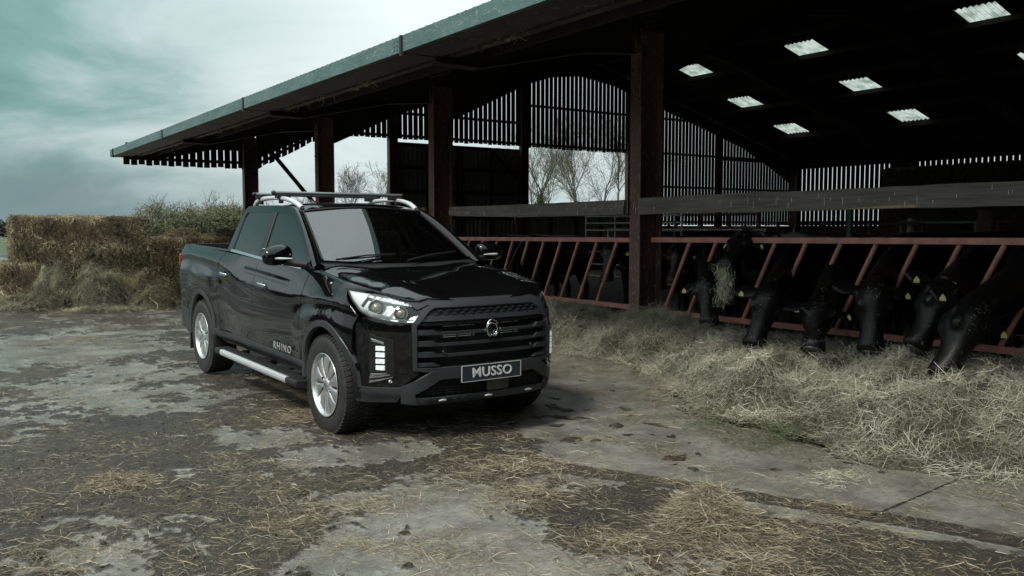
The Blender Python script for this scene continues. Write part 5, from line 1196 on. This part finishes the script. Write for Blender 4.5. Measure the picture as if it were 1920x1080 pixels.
for nm, x, y, rx, ry, h, sd_, lb, n, mm_ in (
    ('hay_lump', 2.12, 18.05, .36, .42, .66, 71, 'tall slumped flake of hay leaning on the lower bale, leftmost of the large lumps', 5200, M_lump),
    ('hay_lump', 2.86, 17.85, .60, .48, .62, 72, 'largest rounded lump of loose hay in front of the bale stack', 7500, M_lump),
    ('hay_lump', 3.62, 17.75, .42, .42, .55, 73, 'dark topped lump of loose hay closest to the pickup tail', 5200, M_haydark),
    ('hay_lump', 3.75, 17.2, .40, .34, .30, 74, 'low lump of hay on the ground just behind the pickup', 3600, M_haydark),
    ('hay_lump', 1.62, 18.0, .55, .40, .22, 75, 'low spread of hay at the foot of the lower bale', 4200, M_lump),
    ('hay_lump', 2.75, 16.85, .75, .35, .07, 76, 'thin scatter of hay on the ground in front of the largest lump', 2600, M_lump)):
    heap(nm, x, y, rx*1.1, ry*1.1, h*.95, n, sd_, lb, m=mm_, cat='hay lump', lo=.06, hi=.24, w=.006, curl=.9, rnd=True, group='hay slumped from the bale stack')
# pale twine on the lumps
g = MB(); g.tube([(3.62, 17.15, .30), (3.58, 17.0, .22), (3.68, 16.85, .12), (3.66, 16.8, .04)], .006, 5); tag(g.build('baler_twine', M_twine), 'loose end of pale baler twine hanging over the low hay lump', 'twine')
# big bales and forage deep inside the barn
kk = 0
for zi, lab in ((0, 'bottom'), (1.18, 'middle'), (2.36, 'top')):
    for yi, l2 in ((16.1, 'nearest the slatted corner'), (13.65, 'in the centre'), (11.2, 'farthest from the slatted corner')):
        bale(27.6, yi, zi, 1.2, 2.4, 1.17, 0, 80+kk, f'dark bale in the {lab} row of the barn stack, {l2}', m=M_haydark, nst=1500, group='dark bales stacked against the far barn wall', w=.012); kk += 1
heap('forage_heap', 24.3, 13.6, 1.7, 2.8, 2.6, 9000, 95, 'brown heap of forage in front of the dark bale stack inside the barn', m=M_haydark, cat='forage heap', lo=.1, hi=.4, w=.014)

# ================================================================== BARN FLOOR, PENS AND GATES
M_bed = mat('straw_bedding', (.035, .028, .018), .9, c2=(.07, .055, .032), scale=3, bump=1, bscale=25, bdist=.03)
g = MB(); xs_ = np.linspace(PX+.06, FX, 40); ys_ = np.linspace(YS, YG, 60)
g.grid([[(x, y, .06+.03*float(fbm(x, y, 2, .6))) for y in ys_] for x in xs_]); tag(g.build('barn_floor', M_bed), kind='structure')
M_gate = mat('galvanised_gate', (.62, .64, .62), .45, metal=.1, c2=(.40, .42, .41), scale=12)
M_teal = mat('old_green_paint', (.22, .36, .32), .6)
def gate(x, y0, y1, zs, r, m, label, vert=3, posts=()):
    gt = empty('pen_gate', (x, (y0+y1)/2, 0), label, 'gate', 'gates and rails of the pens inside the barn'); inv = Matrix.Translation((-x, -(y0+y1)/2, 0))
    for z in zs:
        q = MB(); q.tube([(x, y0, z), (x, y1, z)], r, 8); o = q.build('rail', m, gt); o.matrix_parent_inverse = inv
    for k in range(vert):
        y = y0+(y1-y0)*k/(vert-1); q = MB(); q.tube([(x, y, zs[0]-.02), (x, y, zs[-1]+.02)], r*1.15, 8); o = q.build('upright', m, gt); o.matrix_parent_inverse = inv
    for y in (y0, y1):
        q = MB(); q.tube([(x, y, 0.02), (x, y, zs[-1]+.04)], r*1.6, 8); o = q.build('gate_post', M_red, gt) if posts else None
        if o: o.matrix_parent_inverse = inv
gate(12.0, 11.76, 14.6, (.5, .75, 1.0, 1.31, 1.47, 1.62, 1.76), .017, M_gate, 'pale galvanised pen gate seen past the nearest column', vert=4)
gate(14.0, 11.6, 13.9, (.6, 1.0, 1.53, 1.80), .028, M_red, 'brown pen rail with upright posts left of the white-marked cow', vert=4, posts=1)
gate(17.0, 9.9, 13.5, (.6, 1.0, 1.40, 1.61), .030, M_red, 'brown pen rail in front of the slatted far corner', vert=4)
gate(17.2, 8.92, 10.5, (.6, 1.0, 1.37, 1.63), .028, M_teal, 'pen gate with a pale green end post before the forage heap', vert=2)
gate(17.0, 3.0, 8.4, (.6, 1.0, 1.40, 1.64), .030, M_red, 'long brown pen rail at the picture edge inside the barn', vert=6)
gate(10.9, 8.9, 12.6, (.6, .95, 1.30, 1.49), .016, M_gate, 'thin galvanised rails seen under the sagging timber board', vert=4)
for x, y, h, m_, lb in ((17.0, 11.58, 1.92, M_teal, 'pale green upright pen post beyond the cattle'), (17.3, 10.35, 1.70, M_gate, 'short galvanised post before the forage heap'), (17.1, 8.7, 1.85, M_red, 'broad red-brown pen post by the picture edge')):
    q = MB(); q.box((x, y, h/2), (.10, .10 if m_ != M_red else .28, h)); q.box((x, y, h+.008), (.12, .12 if m_ != M_red else .3, .016)); tag(q.build('pen_post', m_, bevel=.004), lb, 'post', 'posts of the pens inside the barn')

# ================================================================== CATTLE
HIDE = mat('black_hide', (.0042, .0040, .0038), .40, c2=(.009, .0083, .008), scale=5, c3=(.14, .135, .12), s3=60, c3lo=.69, bump=.35, bscale=160, bdist=.003, spec=.28)
HIDEG = mat('white_flecked_hide', (.012, .011, .010), .6, c2=(.42, .41, .38), scale=3.2, lo=.46, hi=.52, bump=.5, bscale=200, bdist=.004)
NOSE = mat('wet_muzzle', (.035, .037, .038), .28, bump=.4, bscale=150, bdist=.003)
EYE_M = mat('cow_eye', (.004, .003, .003), .03, coat=1)
TAGY = mat('yellow_ear_tag', (.58, .55, .19), .45)
TAGN = mat('tag_ink', (.02, .02, .02), .6)
def lofted(bm, secs, n=14):
    """secs: (centre, half width, half height, side vector, up vector)"""
    rings = []
    for c, w, h, sv, uv in secs:
        rings.append([bm.verts.new(Vector(c)+sv*(w*math.cos(2*math.pi*k/n))+uv*(h*math.sin(2*math.pi*k/n))) for k in range(n)])
    for a_, b_ in zip(rings[:-1], rings[1:]):
        for k in range(n): bm.faces.new((a_[k], a_[(k+1) % n], b_[(k+1) % n], b_[k]))
    bm.faces.new(rings[0][::-1]); bm.faces.new(rings[-1])
def frame(t, up):
    t = t.normalized(); s_ = t.cross(up).normalized(); return s_, s_.cross(t).normalized()
def cow(label, N, Pl, Mz, bdir, face=None, hide=HIDE, tags=(1, 1), ear_droop=.25, vox=.016, nose=True, withers=1.0, group='black cattle feeding through the barrier', earup=0):
    """N shoulder/neck base, Pl poll, Mz muzzle (world), bdir heading of the body (rump to shoulder)"""
    N = Vector(N); Pl = Vector(Pl); Mz = Vector(Mz); b = Vector((*bdir, 0)).normalized(); Z = Vector((0, 0, 1)); sB = b.cross(Z).normalized()
    Sx = Vector((N.x, N.y, 0))-b*.02; R0 = Sx-b*1.55; k = withers
    base = Sx-b*.75
    rt = empty('cow', (base.x, base.y, .06), label, 'cow', group); inv = Matrix.Translation((-base.x, -base.y, -.06))
    bm = bmesh.new()
    T = [(-.04, 1.14, .10, .12), (.0, 1.12, .18, .20), (.10, 1.06, .255, .29), (.25, 1.01, .285, .345), (.45, .955, .34, .40), (.62, .945, .345, .41), (.78, .97, .30, .40), (.90, 1.01, .25, .37), (1.0, 1.04, .195, .29), (1.06, 1.05, .12, .18)]
    lofted(bm, [(R0+b*(1.55*t)+Z*(z*k+.04), w, h*k, sB, Z) for t, z, w, h in T], 20)
    # neck: quadratic curve from the withers to the poll
    n0 = Sx-b*.16+Z*(1.10*k); hd = (Mz-Pl); hl = hd.length; h = hd.normalized(); f0 = Vector(face) if face else Vector((-1, 0, .35)); f0 = (f0-h*f0.dot(h)).normalized()
    pc = Pl+h*.02-f0*.03; c1 = N+(N-n0)*.3; c1 = Vector((N.x, N.y, max(N.z, 0)))
    secs = []; pts = []
    for i in range(9):
        t = i/8; pts.append((1-t)**2*n0+2*t*(1-t)*c1+t*t*pc)
    for i, p in enumerate(pts):
        t = i/8; tg = (pts[min(i+1, 8)]-pts[max(i-1, 0)]); s_, u_ = frame(tg, Z if abs(tg.normalized().z) < .95 else -b)
        secs.append((p, .175*(1-t)+.105*t, .285*(1-t)**1.2+.150*(1-(1-t)**1.2), s_, u_))
    lofted(bm, secs, 16)
    # head frame
    fv = Vector(face) if face else Vector((-1, 0, .35))
    f_ = (fv-h*fv.dot(h)).normalized(); s_ = h.cross(f_).normalized()      # f_: direction the forehead faces
    L_ = hl; sc = L_/.52*1.18
    HS = [(-.08, .07, .07, 0), (-.02, .092, .10, -.004), (.06, .108, .118, -.01), (.16, .118, .128, -.014), (.27, .116, .126, -.018), (.40, .096, .106, -.012), (.55, .078, .088, -.004), (.70, .074, .078, .0), (.82, .082, .074, .002), (.92, .092, .074, .0), (.985, .086, .062, -.004), (1.02, .055, .036, -.006)]
    lofted(bm, [(Pl+h*(L_*t)+f_*(o_*sc), w*sc, hh*sc, s_, f_) for t, w, hh, o_ in HS], 16)
    # brow ridges, cheeks and lower lip as swellings of the same surface
    def blob(c, r, sx=1, sy=1, sz=1):
        m_ = Matrix((s_*sx*r, f_*sy*r, h*sz*r)).transposed().to_4x4(); m_.translation = c; bmesh.ops.create_icosphere(bm, subdivisions=2, radius=1, matrix=m_)
    for q in (-1, 1):
        blob(Pl+h*(.27*L_)+s_*(q*.083*sc)+f_*(.050*sc), .040*sc, 1, .8, 1.3); blob(Pl+h*(.26*L_)+s_*(q*.055*sc)-f_*(.070*sc), .068*sc, .8, 1, 1.4)
        blob(Pl+h*(.96*L_)+s_*(q*.036*sc)+f_*(.022*sc), .030*sc)
    blob(Pl+h*(.02*L_)+f_*(.045*sc), .055*sc, 1.1, .8, 1.2); blob(Pl+h*(.97*L_)-f_*(.040*sc), .036*sc, 1.2, .8, .7)
    # ears
    eart = []
    for q in (-1, 1):
        e0 = Pl+h*(.035*L_)+s_*(q*.085*sc)-f_*.012; dv = (s_*q*1.0-Z*ear_droop+h*.05-f_*.15+Z*earup).normalized(); uv = (f_*.8-h*.4); uv = (uv-dv*uv.dot(dv)).normalized(); sv = dv.cross(uv).normalized()
        lofted(bm, [(e0+dv*(  .19*sc*t), wd*sc, .016*sc+.010*(1-t), sv, uv) for t, wd in ((0, .030), (.15, .042), (.35, .064), (.6, .068), (.8, .050), (1, .014))], 10); eart.append((e0, dv, uv, sv))
    # legs
    def leg(pts_, rr):
        secs = []
        P_ = [Vector(p) for p in pts_]
        for i, p in enumerate(P_):
            tg = P_[min(i+1, len(P_)-1)]-P_[max(i-1, 0)]; s1 = sB; u1 = s1.cross(tg.normalized()).normalized(); secs.append((p, rr[i][0], rr[i][1], s1, u1))
        lofted(bm, secs, 10)
    for q in (-1, 1):
        F0 = Sx-b*.18+sB*(q*.17); leg([F0+Z*.95, F0+Z*.75, F0+Z*.58+b*.01, F0+Z*.42+b*.02, F0+Z*.26+b*.01, F0+Z*.11, F0+Z*.06+b*.02, F0+Z*.0+b*.04], [(.10, .15), (.08, .11), (.055, .07), (.052, .058), (.034, .040), (.042, .045), (.045, .055), (.055, .072)])
        H0 = R0+b*.16+sB*(q*.19); leg([H0+Z*1.0+b*.1, H0+Z*.80+b*.12, H0+Z*.62+b*.06, H0+Z*.50-b*.05, H0+Z*.30-b*.02, H0+Z*.11+b*.02, H0+Z*.06+b*.04, H0+Z*.0+b*.06], [(.13, .22), (.11, .17), (.065, .10), (.042, .065), (.036, .045), (.042, .048), (.046, .055), (.055, .072)])
    tl = R0-b*.10; leg([tl+Z*1.22, tl+Z*1.0-b*.05, tl+Z*.6-b*.04, tl+Z*.35-b*.03], [(.035, .035), (.022, .022), (.018, .018), (.04, .04)])
    bmesh.ops.recalc_face_normals(bm, faces=bm.faces)
    me0 = bpy.data.meshes.new('tmp'); bm.to_mesh(me0); bm.free(); tmp = bpy.data.objects.new('tmp', me0); COL.objects.link(tmp)
    md = tmp.modifiers.new('r', 'REMESH'); md.mode = 'VOXEL'; md.voxel_size = vox; md.use_smooth_shade = True
    md = tmp.modifiers.new('s', 'SMOOTH'); md.factor = .6; md.iterations = 4
    me = bpy.data.meshes.new_from_object(tmp.evaluated_get(bpy.context.evaluated_depsgraph_get())); bpy.data.objects.remove(tmp)
    me.materials.clear(); me.materials.append(hide); o = link('body', me, rt); o.matrix_parent_inverse = inv
    me.polygons.foreach_set('use_smooth', [True]*len(me.polygons))
    # flecks of chaff caught in the hair of head and neck
    gc = np.random.default_rng(int(abs(N.y)*100)); PP = []; DD = []
    for _ in range(70):
        t_ = gc.uniform(-.5, 1.0); c_ = Pl+h*(L_*t_) if t_ > 0 else Pl+(N-Pl)*(-t_); q_ = c_+f_*.25+s_*float(gc.normal(0, .18))+Vector((-.2, -.1, .1))
        okk, loc, nrm, _i = o.closest_point_on_mesh(q_)
        if okk: PP.append(tuple(loc+nrm*.003)); tv_ = nrm.cross(Vector(gc.normal(0, 1, 3))); DD.append(tuple(tv_) if tv_.length > .01 else (1, 0, 0))
    ch_ = strands('chaff', np.array(PP), np.array(DD), gc.uniform(.006, .030, len(PP)), gc.uniform(.002, .004, len(PP)), M_hay, parent=rt, segs=2, curl=.3, seed=3); ch_.matrix_parent_inverse = inv; tag(ch_, kind='stuff')
    for q in (-1, 1):
        q2 = MB(); c = Pl+h*(.30*L_)+s_*(q*.103*sc)+f_*(.052*sc); q2.lathe([(-.017, 0), (-.014, .010), (0, .018), (.014, .010), (.017, 0)], 12, 'Z', c); ob = q2.build('eye', EYE_M, rt); ob.matrix_parent_inverse = inv
    if nose:
        bmn = bmesh.new(); m_ = Matrix((s_*.066*sc, f_*.036*sc, h*.026*sc)).transposed().to_4x4(); m_.translation = Pl+h*(.995*L_)+f_*(.016*sc); bmesh.ops.create_icosphere(bmn, subdivisions=3, radius=1, matrix=m_)
        men = bpy.data.meshes.new('muzzle'); bmn.to_mesh(men); bmn.free(); men.polygons.foreach_set('use_smooth', [True]*len(men.polygons)); men.materials.append(NOSE); ob = link('muzzle', men, rt); ob.matrix_parent_inverse = inv
        for q in (-1, 1):
            q2 = MB(); q2.lathe([(-.010, 0), (-.007, .009), (0, .012), (.007, .009), (.010, 0)], 10, 'Z', Pl+h*(1.012*L_)+s_*(q*.034*sc)+f_*(.030*sc)); ob = q2.build('nostril', EYE_M, rt); ob.matrix_parent_inverse = inv
    for q, tg in zip((0, 1), tags):
        if not tg: continue
        e0, dv, uv, sv = eart[q]; c = e0+dv*(.13*sc)+f_*.050-Z*.01; out_ = (Vector((0, 0, EYE))-c).normalized()
        n_ = (f_*.7+Vector((-1, -.5, 0))*.7).normalized(); r_ = Vector((0, 0, 1)).cross(n_).normalized(); d_ = -n_.cross(r_) if n_.cross(r_).z > 0 else n_.cross(r_)
        q2 = MB(); pl2 = [(-.007, 0), (.007, 0), (.010, .012), (.022, .022), (.024, .052), (-.024, .052), (-.022, .022), (-.010, .012)]
        vs = [c+n_*.004+r_*a_+d_*(e_-.01) for a_, e_ in pl2]+[c-n_*.0+r_*a_+d_*(e_-.01) for a_, e_ in pl2]; nn_ = len(pl2)
        q2.add(vs, [tuple(range(nn_)), tuple(reversed(range(nn_, 2*nn_)))]+[(i, i+nn_, (i+1) % nn_+nn_, (i+1) % nn_) for i in range(nn_)]); ob = q2.build('ear_tag', TAGY, rt); ob.matrix_parent_inverse = inv
    return rt
G2 = 'black cattle standing inside the barn'
cow('black cow with lowered head and yellow tag, left of the hay-chewing cow', (8.05, 7.45, 1.12), (7.38, 6.83, .93), (7.20, 6.62, .44), (-1, -.25), face=(-.85, -.45, .25), tags=(1, 1))
cow('black cow holding its head up with a mouthful of hay hanging down', (8.05, 6.75, 1.33), (7.62, 6.50, 1.40), (7.22, 6.43, 1.10), (-1, .0), face=(-.55, -.1, .85), tags=(1, 1), ear_droop=.5)
cow('black cow eating with head straight down, right of the hay-chewing cow', (8.02, 6.15, 1.22), (7.18, 5.78, .86), (6.97, 5.82, .30), (-1, -.05), face=(-.75, -.62, .1), tags=(1, 1))
cow('black cow facing the camera with forehead down in the hay, pale ears spread', (8.05, 5.55, 1.24), (7.20, 5.20, .78), (6.84, 5.02, .38), (-1, -.1), face=(-.65, -.6, .6), tags=(1, 0))
cow('black cow with long lowered face and widely spread ears, yellow tag only on one', (8.05, 4.9, 1.30), (7.22, 4.65, .96), (7.05, 4.56, .40), (-1, .05), face=(-.68, -.72, .1), tags=(1, 0), ear_droop=-.12)
cow('black cow eating half hidden behind the nearest head', (8.0, 4.14, 1.16), (7.18, 3.96, 1.00), (6.90, 4.06, .50), (-1, .05), face=(-.45, -.85, .15), tags=(1, 1), earup=.2)
cow('nearest black cow stretching down to the hay at the picture edge', (7.75, 3.62, 1.04), (6.95, 3.60, .86), (6.64, 3.68, .33), (-1, .12), face=(-.4, -.9, .2), tags=(1, 1), earup=.3)
cow('black cow in the shade behind the nearest column, one yellow tag catching light', (8.45, 8.15, 1.25), (7.95, 7.85, 1.24), (7.75, 7.75, .80), (-1, -.2), face=(-.8, -.5, .3), tags=(1, 0))
cow('black cow glimpsed through the bars just left of the nearest column', (8.5, 9.4, 1.25), (7.95, 9.1, 1.26), (7.80, 9.05, .80), (-1, -.1), face=(-.8, -.5, .3), tags=(1, 0))
cow('black cow reaching down past the bars behind the pickup bonnet', (8.05, 11.3, 1.22), (7.35, 10.7, .80), (7.10, 10.5, .40), (-1, -.3), face=(-.8, -.5, .3), tags=(0, 0))
cow('black cow at the barrier beyond the pickup mirror', (8.05, 12.3, 1.20), (7.40, 11.8, .95), (7.2, 11.6, .55), (-1, -.2), face=(-.8, -.5, .3), tags=(0, 0))
cow('white-flecked cow showing its pale back over the red barrier', (9.6, 7.3, 1.32), (9.2, 7.72, 1.34), (8.9, 8.0, 1.0), (-.3, 1), hide=HIDEG, tags=(0, 0), group=G2, face=(-.6, .1, .9))
cow('black cow standing broadside behind the feeding heads', (9.9, 4.6, 1.35), (9.6, 4.0, 1.32), (9.4, 3.7, 1.0), (-.1, -1), tags=(0, 0), group=G2, withers=1.06, face=(-.4, -.2, .9))
cow('black cow standing broadside just behind the hay-chewing cow', (9.9, 8.9, 1.35), (9.7, 9.4, 1.30), (9.5, 9.8, .9), (0, 1), tags=(0, 0), group=G2, withers=1.05, face=(-.4, .2, .9))
# hay hanging from the raised mouth
g = np.random.default_rng(9); n = 260; t = g.random(n); P = np.stack([7.20+g.normal(0, .045, n), 6.42+g.normal(0, .055, n)*(1-.5*t), 1.09-.36*t**1.1+g.normal(0, .01, n)], 1); D = np.stack([g.normal(0, .6, n), g.normal(0, .6, n), -1-g.random(n)], 1)
M_mouth = strand_mat('mouthful_strands', (.45, .44, .34), (.85, .83, .68))
mh = strands('mouthful_of_hay', P, D, g.uniform(.08, .24, n), np.full(n, .0045), M_mouth, seed=9, curl=1.3); tag(mh, 'tangled mouthful of pale hay hanging from the raised muzzle', 'hay')

# old nests and straw lodged on the eaves purlins
for i_, (y_, n, l_) in enumerate(((7.0, 60, .20), (10.2, 70, .26), (11.6, 40, .16), (12.6, 50, .30), (15.6, 60, .22), (16.6, 60, .28), (19.8, 60, .24), (22.0, 40, .2))):
    g = np.random.default_rng(300+i_); P = np.stack([4.76+g.normal(0, .03, n), y_+g.normal(0, l_, n), 3.325+g.normal(0, .012, n)], 1); D = np.stack([g.normal(0, .35, n), g.normal(0, 1, n), g.normal(-.08, .16, n)], 1)
    o = strands('nest_straw', P, D, .06+.30*g.random(n)**2, g.uniform(.6, 1.5, n)*.007, M_wisp, seed=300+i_, curl=.8); tag(o, kind='stuff')

# ================================================================== TREES
BARK = mat('bark', (.10, .095, .08), .9, c2=(.06, .06, .048), scale=6)
BARKG = mat('mossy_bark', (.09, .10, .06), .9, c2=(.06, .06, .045), scale=3)
LEAFB = strand_mat('bud_leaves', (.05, .075, .028), (.17, .21, .085), (.20, .20, .12))
IVY = strand_mat('ivy_leaves', (.012, .030, .010), (.045, .080, .025))
def tree_segments(rng_, h, spread, levels, trunk_r, forks=3, upright=.6, trunk_frac=.28, lean=0):
    segs = []
    def grow(p, d, L_, r, lv):
        n = 4 if lv < 2 else 3
        q = p
        for i in range(n):
            d = (d+Vector(rng_.normal(0, .10+.04*lv, 3))+Vector((0, 0, .05*upright))).normalized(); q2 = q+d*(L_/n); r2 = r*(1-.42*(i+1)/n) ; segs.append((q, q2, r*(1-.42*i/n), r2, lv))
            if lv < levels and (i >= 1 or lv > 0):
                for _ in range((forks if rng_.random() < .7 else 1) if lv > 1 else 2 if lv == 1 else 1+int(rng_.random() < .8)):
                    if rng_.random() < (.85 if lv < 2 else .50 if lv == 2 else .42):
                        a_ = rng_.uniform(0, 6.28); th = rng_.uniform(.45, .95)*spread; s1, u1 = frame(d, Vector((.3, .2, 1))); nd_ = (d*math.cos(th)+(s1*math.cos(a_)+u1*math.sin(a_))*math.sin(th)); nd_ = (nd_+Vector((0, 0, .18*upright))).normalized()
                        grow(q2, nd_, L_*rng_.uniform(.48, .72), r2*rng_.uniform(.42, .62), lv+1)
            q = q2
        if lv < levels: grow(q, d, L_*.62, r*.55, lv+1)
    grow(Vector((0, 0, 0)), Vector((lean, 0, 1)).normalized(), h*trunk_frac*1.3, trunk_r*.62, 0); return segs
def seg_mesh(name, segs, m, parent, rmin=.006, k=4):
    n = len(segs); A = np.array([s[0] for s in segs], np.float32); Bv = np.array([s[1] for s in segs], np.float32); ra = np.maximum([s[2] for s in segs], rmin); rb = np.maximum([s[3] for s in segs], rmin*.8)
    D = Bv-A; D /= np.linalg.norm(D, axis=1, keepdims=True)+1e-9; U = np.cross(D, np.array([.31, .17, .93])); U /= np.linalg.norm(U, axis=1, keepdims=True)+1e-9; Wv = np.cross(D, U); V = np.empty((n, 2, k, 3), np.float32)
    for i in range(k):
        c, s_ = math.cos(2*math.pi*i/k), math.sin(2*math.pi*i/k); V[:, 0, i] = A+(U*c+Wv*s_)*ra[:, None]; V[:, 1, i] = Bv+(U*c+Wv*s_)*rb[:, None]
    b_ = np.arange(n)*2*k; F = np.concatenate([np.stack([b_+i, b_+(i+1) % k, b_+k+(i+1) % k, b_+k+i], 1) for i in range(k)])
    return raw_mesh(name, V.reshape(-1, 3), F, m, parent, smooth=True)
def bare_tree(x, y, h, seed, label, spread=.75, levels=5, tr=.16, forks=2, ivy=0, moss=False, rmin=.010, group='bare trees beyond the barn', upright=.7):
    r_ = np.random.default_rng(seed); rt = empty('bare_tree', (x, y, 0), label, 'tree', group); sg = tree_segments(r_, h, spread, levels, tr, forks, upright); zt_ = max(s[1].z for s in sg); f = h/zt_
    sg = [(a_*f, b_*f, ra, rb, lv) for a_, b_, ra, rb, lv in sg]
    seg_mesh('trunk', [s for s in sg if s[4] == 0], BARKG if moss else BARK, rt, k=8); seg_mesh('crown', [s for s in sg if s[4] > 0], BARKG if moss else BARK, rt, rmin=rmin)
    if ivy:
        n = int(ivy*1500); t = r_.random(n); base_ = [s for s in sg if s[4] == 0]; i_ = r_.integers(0, len(base_), n); P = np.array([np.array(base_[i][0])*(1-q)+np.array(base_[i][1])*q for i, q in zip(i_, t)]); P += r_.normal(0, .20*h/8, (n, 3))
        o = strands('ivy', P, r_.normal(0, 1, (n, 3)), np.full(n, .14), np.full(n, .11), IVY, parent=rt, segs=1, curl=0, seed=seed); tag(o, kind='stuff')
    return len(sg)
nn_ = 0
for a_ in ((36.4, 50, 9.5, 101, 'mossy ivy-clad bare tree at the left side of the gable opening', .6, 5, .22, 2, 1.6, True), (39.6, 52, 9, 102, 'slender bare tree between the ivy-clad tree and the broadest tree', .75, 5, .13, 2, 0, True),
           (37.0, 46, 9.5, 103, 'broadest bare tree with a forked trunk in the middle of the gable opening', .8, 5, .24, 3, 0, True), (42.7, 50, 9.5, 104, 'bare tree with crossing twigs right of the broadest tree', .8, 4, .16, 3, .0, False),
           (40.8, 46, 10, 105, 'bare tree against the nearest column seen through the gable', .65, 5, .20, 2, 0, False), (26.5, 60, 6.6, 106, 'small bare tree seen through the gable above the roof bars', .55, 5, .09, 2, 0, False),
           (27.9, 58, 6.4, 107, 'small bare tree with an ivy-covered trunk left of the door post', .6, 5, .11, 2, .8, False), (24.0, 62, 4.6, 108, 'low bare tree peeping above the roof bars', .8, 4, .08, 3, 0, False)):
    x, y, h, sd_, lb, spr, lv, tr_, fk, iv, ms_ = a_; nn_ += bare_tree(x, y, h, sd_, lb, spr, lv, tr_, fk, iv, ms_, rmin=.0065 if y > 55 else .0045)
def shrub(x, y, h, wd, seed, label, leaves=900, stems=16, green=True, group='shrubs along the far hedge'):
    r_ = np.random.default_rng(seed); rt = empty('shrub', (x, y, 0), label, 'shrub', group); segs = []
    for k in range(stems):
        p0 = Vector((r_.normal(0, wd*.35), r_.normal(0, wd*.25), 0)); hh = h*r_.uniform(.55, 1.05)*(1-.25*min(1, abs(p0.x)/wd)); d = Vector((p0.x*.25/wd+r_.normal(0, .12), r_.normal(0, .12), 1)).normalized(); q = p0
        for i in range(6):
            d = (d+Vector(r_.normal(0, .08, 3))).normalized(); q2 = q+d*hh/6; segs.append((q, q2, .022*(1-i/7), .022*(1-(i+1)/7), 1))
            for _ in range(3):
                e_ = (d+Vector(r_.normal(0, .45, 3))).normalized(); l_ = hh*r_.uniform(.10, .25); q3 = q2+e_*l_; segs.append((q2, q3, .009, .006, 2)); 
                for __ in range(2): e2 = (e_+Vector(r_.normal(0, .4, 3))).normalized(); segs.append((q3, q3+e2*l_*.6, .009, .005, 3))
            q = q2
    seg_mesh('stems', segs, BARK, rt, rmin=.010, k=3)
    ends = np.array([s[1] for s in segs if s[1].z < h*.9]); i_ = r_.integers(0, len(ends), leaves*10); P = ends[i_]+r_.normal(0, .16, (leaves*10, 3)); P = P[P[:, 2] > .05]; n = len(P)
    o = strands('foliage', P, r_.normal(0, 1, (n, 3)), r_.uniform(.08, .18, n), r_.uniform(.05, .10, n), LEAFB if green else M_haydark, parent=rt, segs=1, curl=0, seed=seed); tag(o, kind='stuff')
for x, y, h, wd, sd_, lb, lv in ((12.9, 55, 3.1, 1.1, 121, 'tallest twiggy shrub in the hedge behind the low bale', 800), (11.6, 54, 2.3, .7, 122, 'twiggy shrub at the left end of the hedge beside the bale stack', 700), (14.6, 56, 2.9, 1.1, 123, 'twiggy shrub in the hedge between the tallest one and the green one', 900),
                                (16.1, 57, 3.0, 1.2, 124, 'greenest low shrub of the hedge', 1600), (17.7, 58, 3.2, 1.3, 125, 'leafy shrub of the hedge next to the corner column', 1600), (19.4, 59, 3.0, 1.2, 126, 'leafy shrub of the hedge just behind the corner column', 1300), (21.4, 60, 2.9, 1.4, 127, 'shrub of the hedge seen between the corner column and the next', 900), (23.6, 61, 2.8, 1.4, 128, 'shrub of the hedge seen right above the roof bars', 900), (26.2, 62, 2.9, 1.5, 129, 'shrub of the hedge at the foot of the small bare tree', 900),
                                (38.3, 47, 3.0, 1.5, 130, 'green shrub at the foot of the broadest bare tree', 1300)):
    shrub(x, y, h, wd, sd_, lb, lv)
# far hedge lines, the wooded side of the yard, an added light-blocking bank
def hedge_line(name, pts, h, th, m, seed, n, leaf=.5, kind='stuff'):
    r_ = np.random.default_rng(seed); P = []; 
    L_ = [math.hypot(b_[0]-a_[0], b_[1]-a_[1]) for a_, b_ in zip(pts[:-1], pts[1:])]; tot = sum(L_)
    for a_, b_, l_ in zip(pts[:-1], pts[1:], L_):
        k = int(n*l_/tot); t = r_.random(k); x = a_[0]+(b_[0]-a_[0])*t; y = a_[1]+(b_[1]-a_[1])*t; s_ = t*l_; hh = h*(.72+.5*fbm(x*.9+seed, y*.9, 4, .35)+.12*r_.random(k)); z = hh*r_.random(k)**.7
        P.append(np.stack([x+r_.normal(0, th, k), y+r_.normal(0, th, k), z], 1))
    P = np.concatenate(P); k = len(P); o = strands(name, P, r_.normal(0, 1, (k, 3)), r_.uniform(.5, 1.3, k)*leaf, r_.uniform(.4, 1, k)*leaf, m, segs=1, curl=0, seed=seed); tag(o, kind='stuff')
DARKLEAF = strand_mat('dark_far_foliage', (.012, .020, .010), (.035, .045, .022))
hedge_line('far_hedge', [(-40, 190), (5, 170), (40, 165), (110, 150)], 3.2, 1.5, DARKLEAF, 131, 9000, .9)
hedge_line('hedge_clump', [(-6, 78), (1.2, 74)], 3.6, .8, DARKLEAF, 132, 3000, .5)
hedge_line('yard_side_trees', [(-15, -16), (-17, 0), (-18, 14), (-17, 30), (-14, 46)], 4.6, .9, DARKLEAF, 133, 26000, .55)
hedge_line('added_shade_trees', [(-15, -14), (-4, -17), (6, -18), (14, -20)], 9.5, 1.0, DARKLEAF, 134, 26000, .8)  # unseen trees added behind the camera to cut sky light on facing surfaces
print('tree segs', nn_)
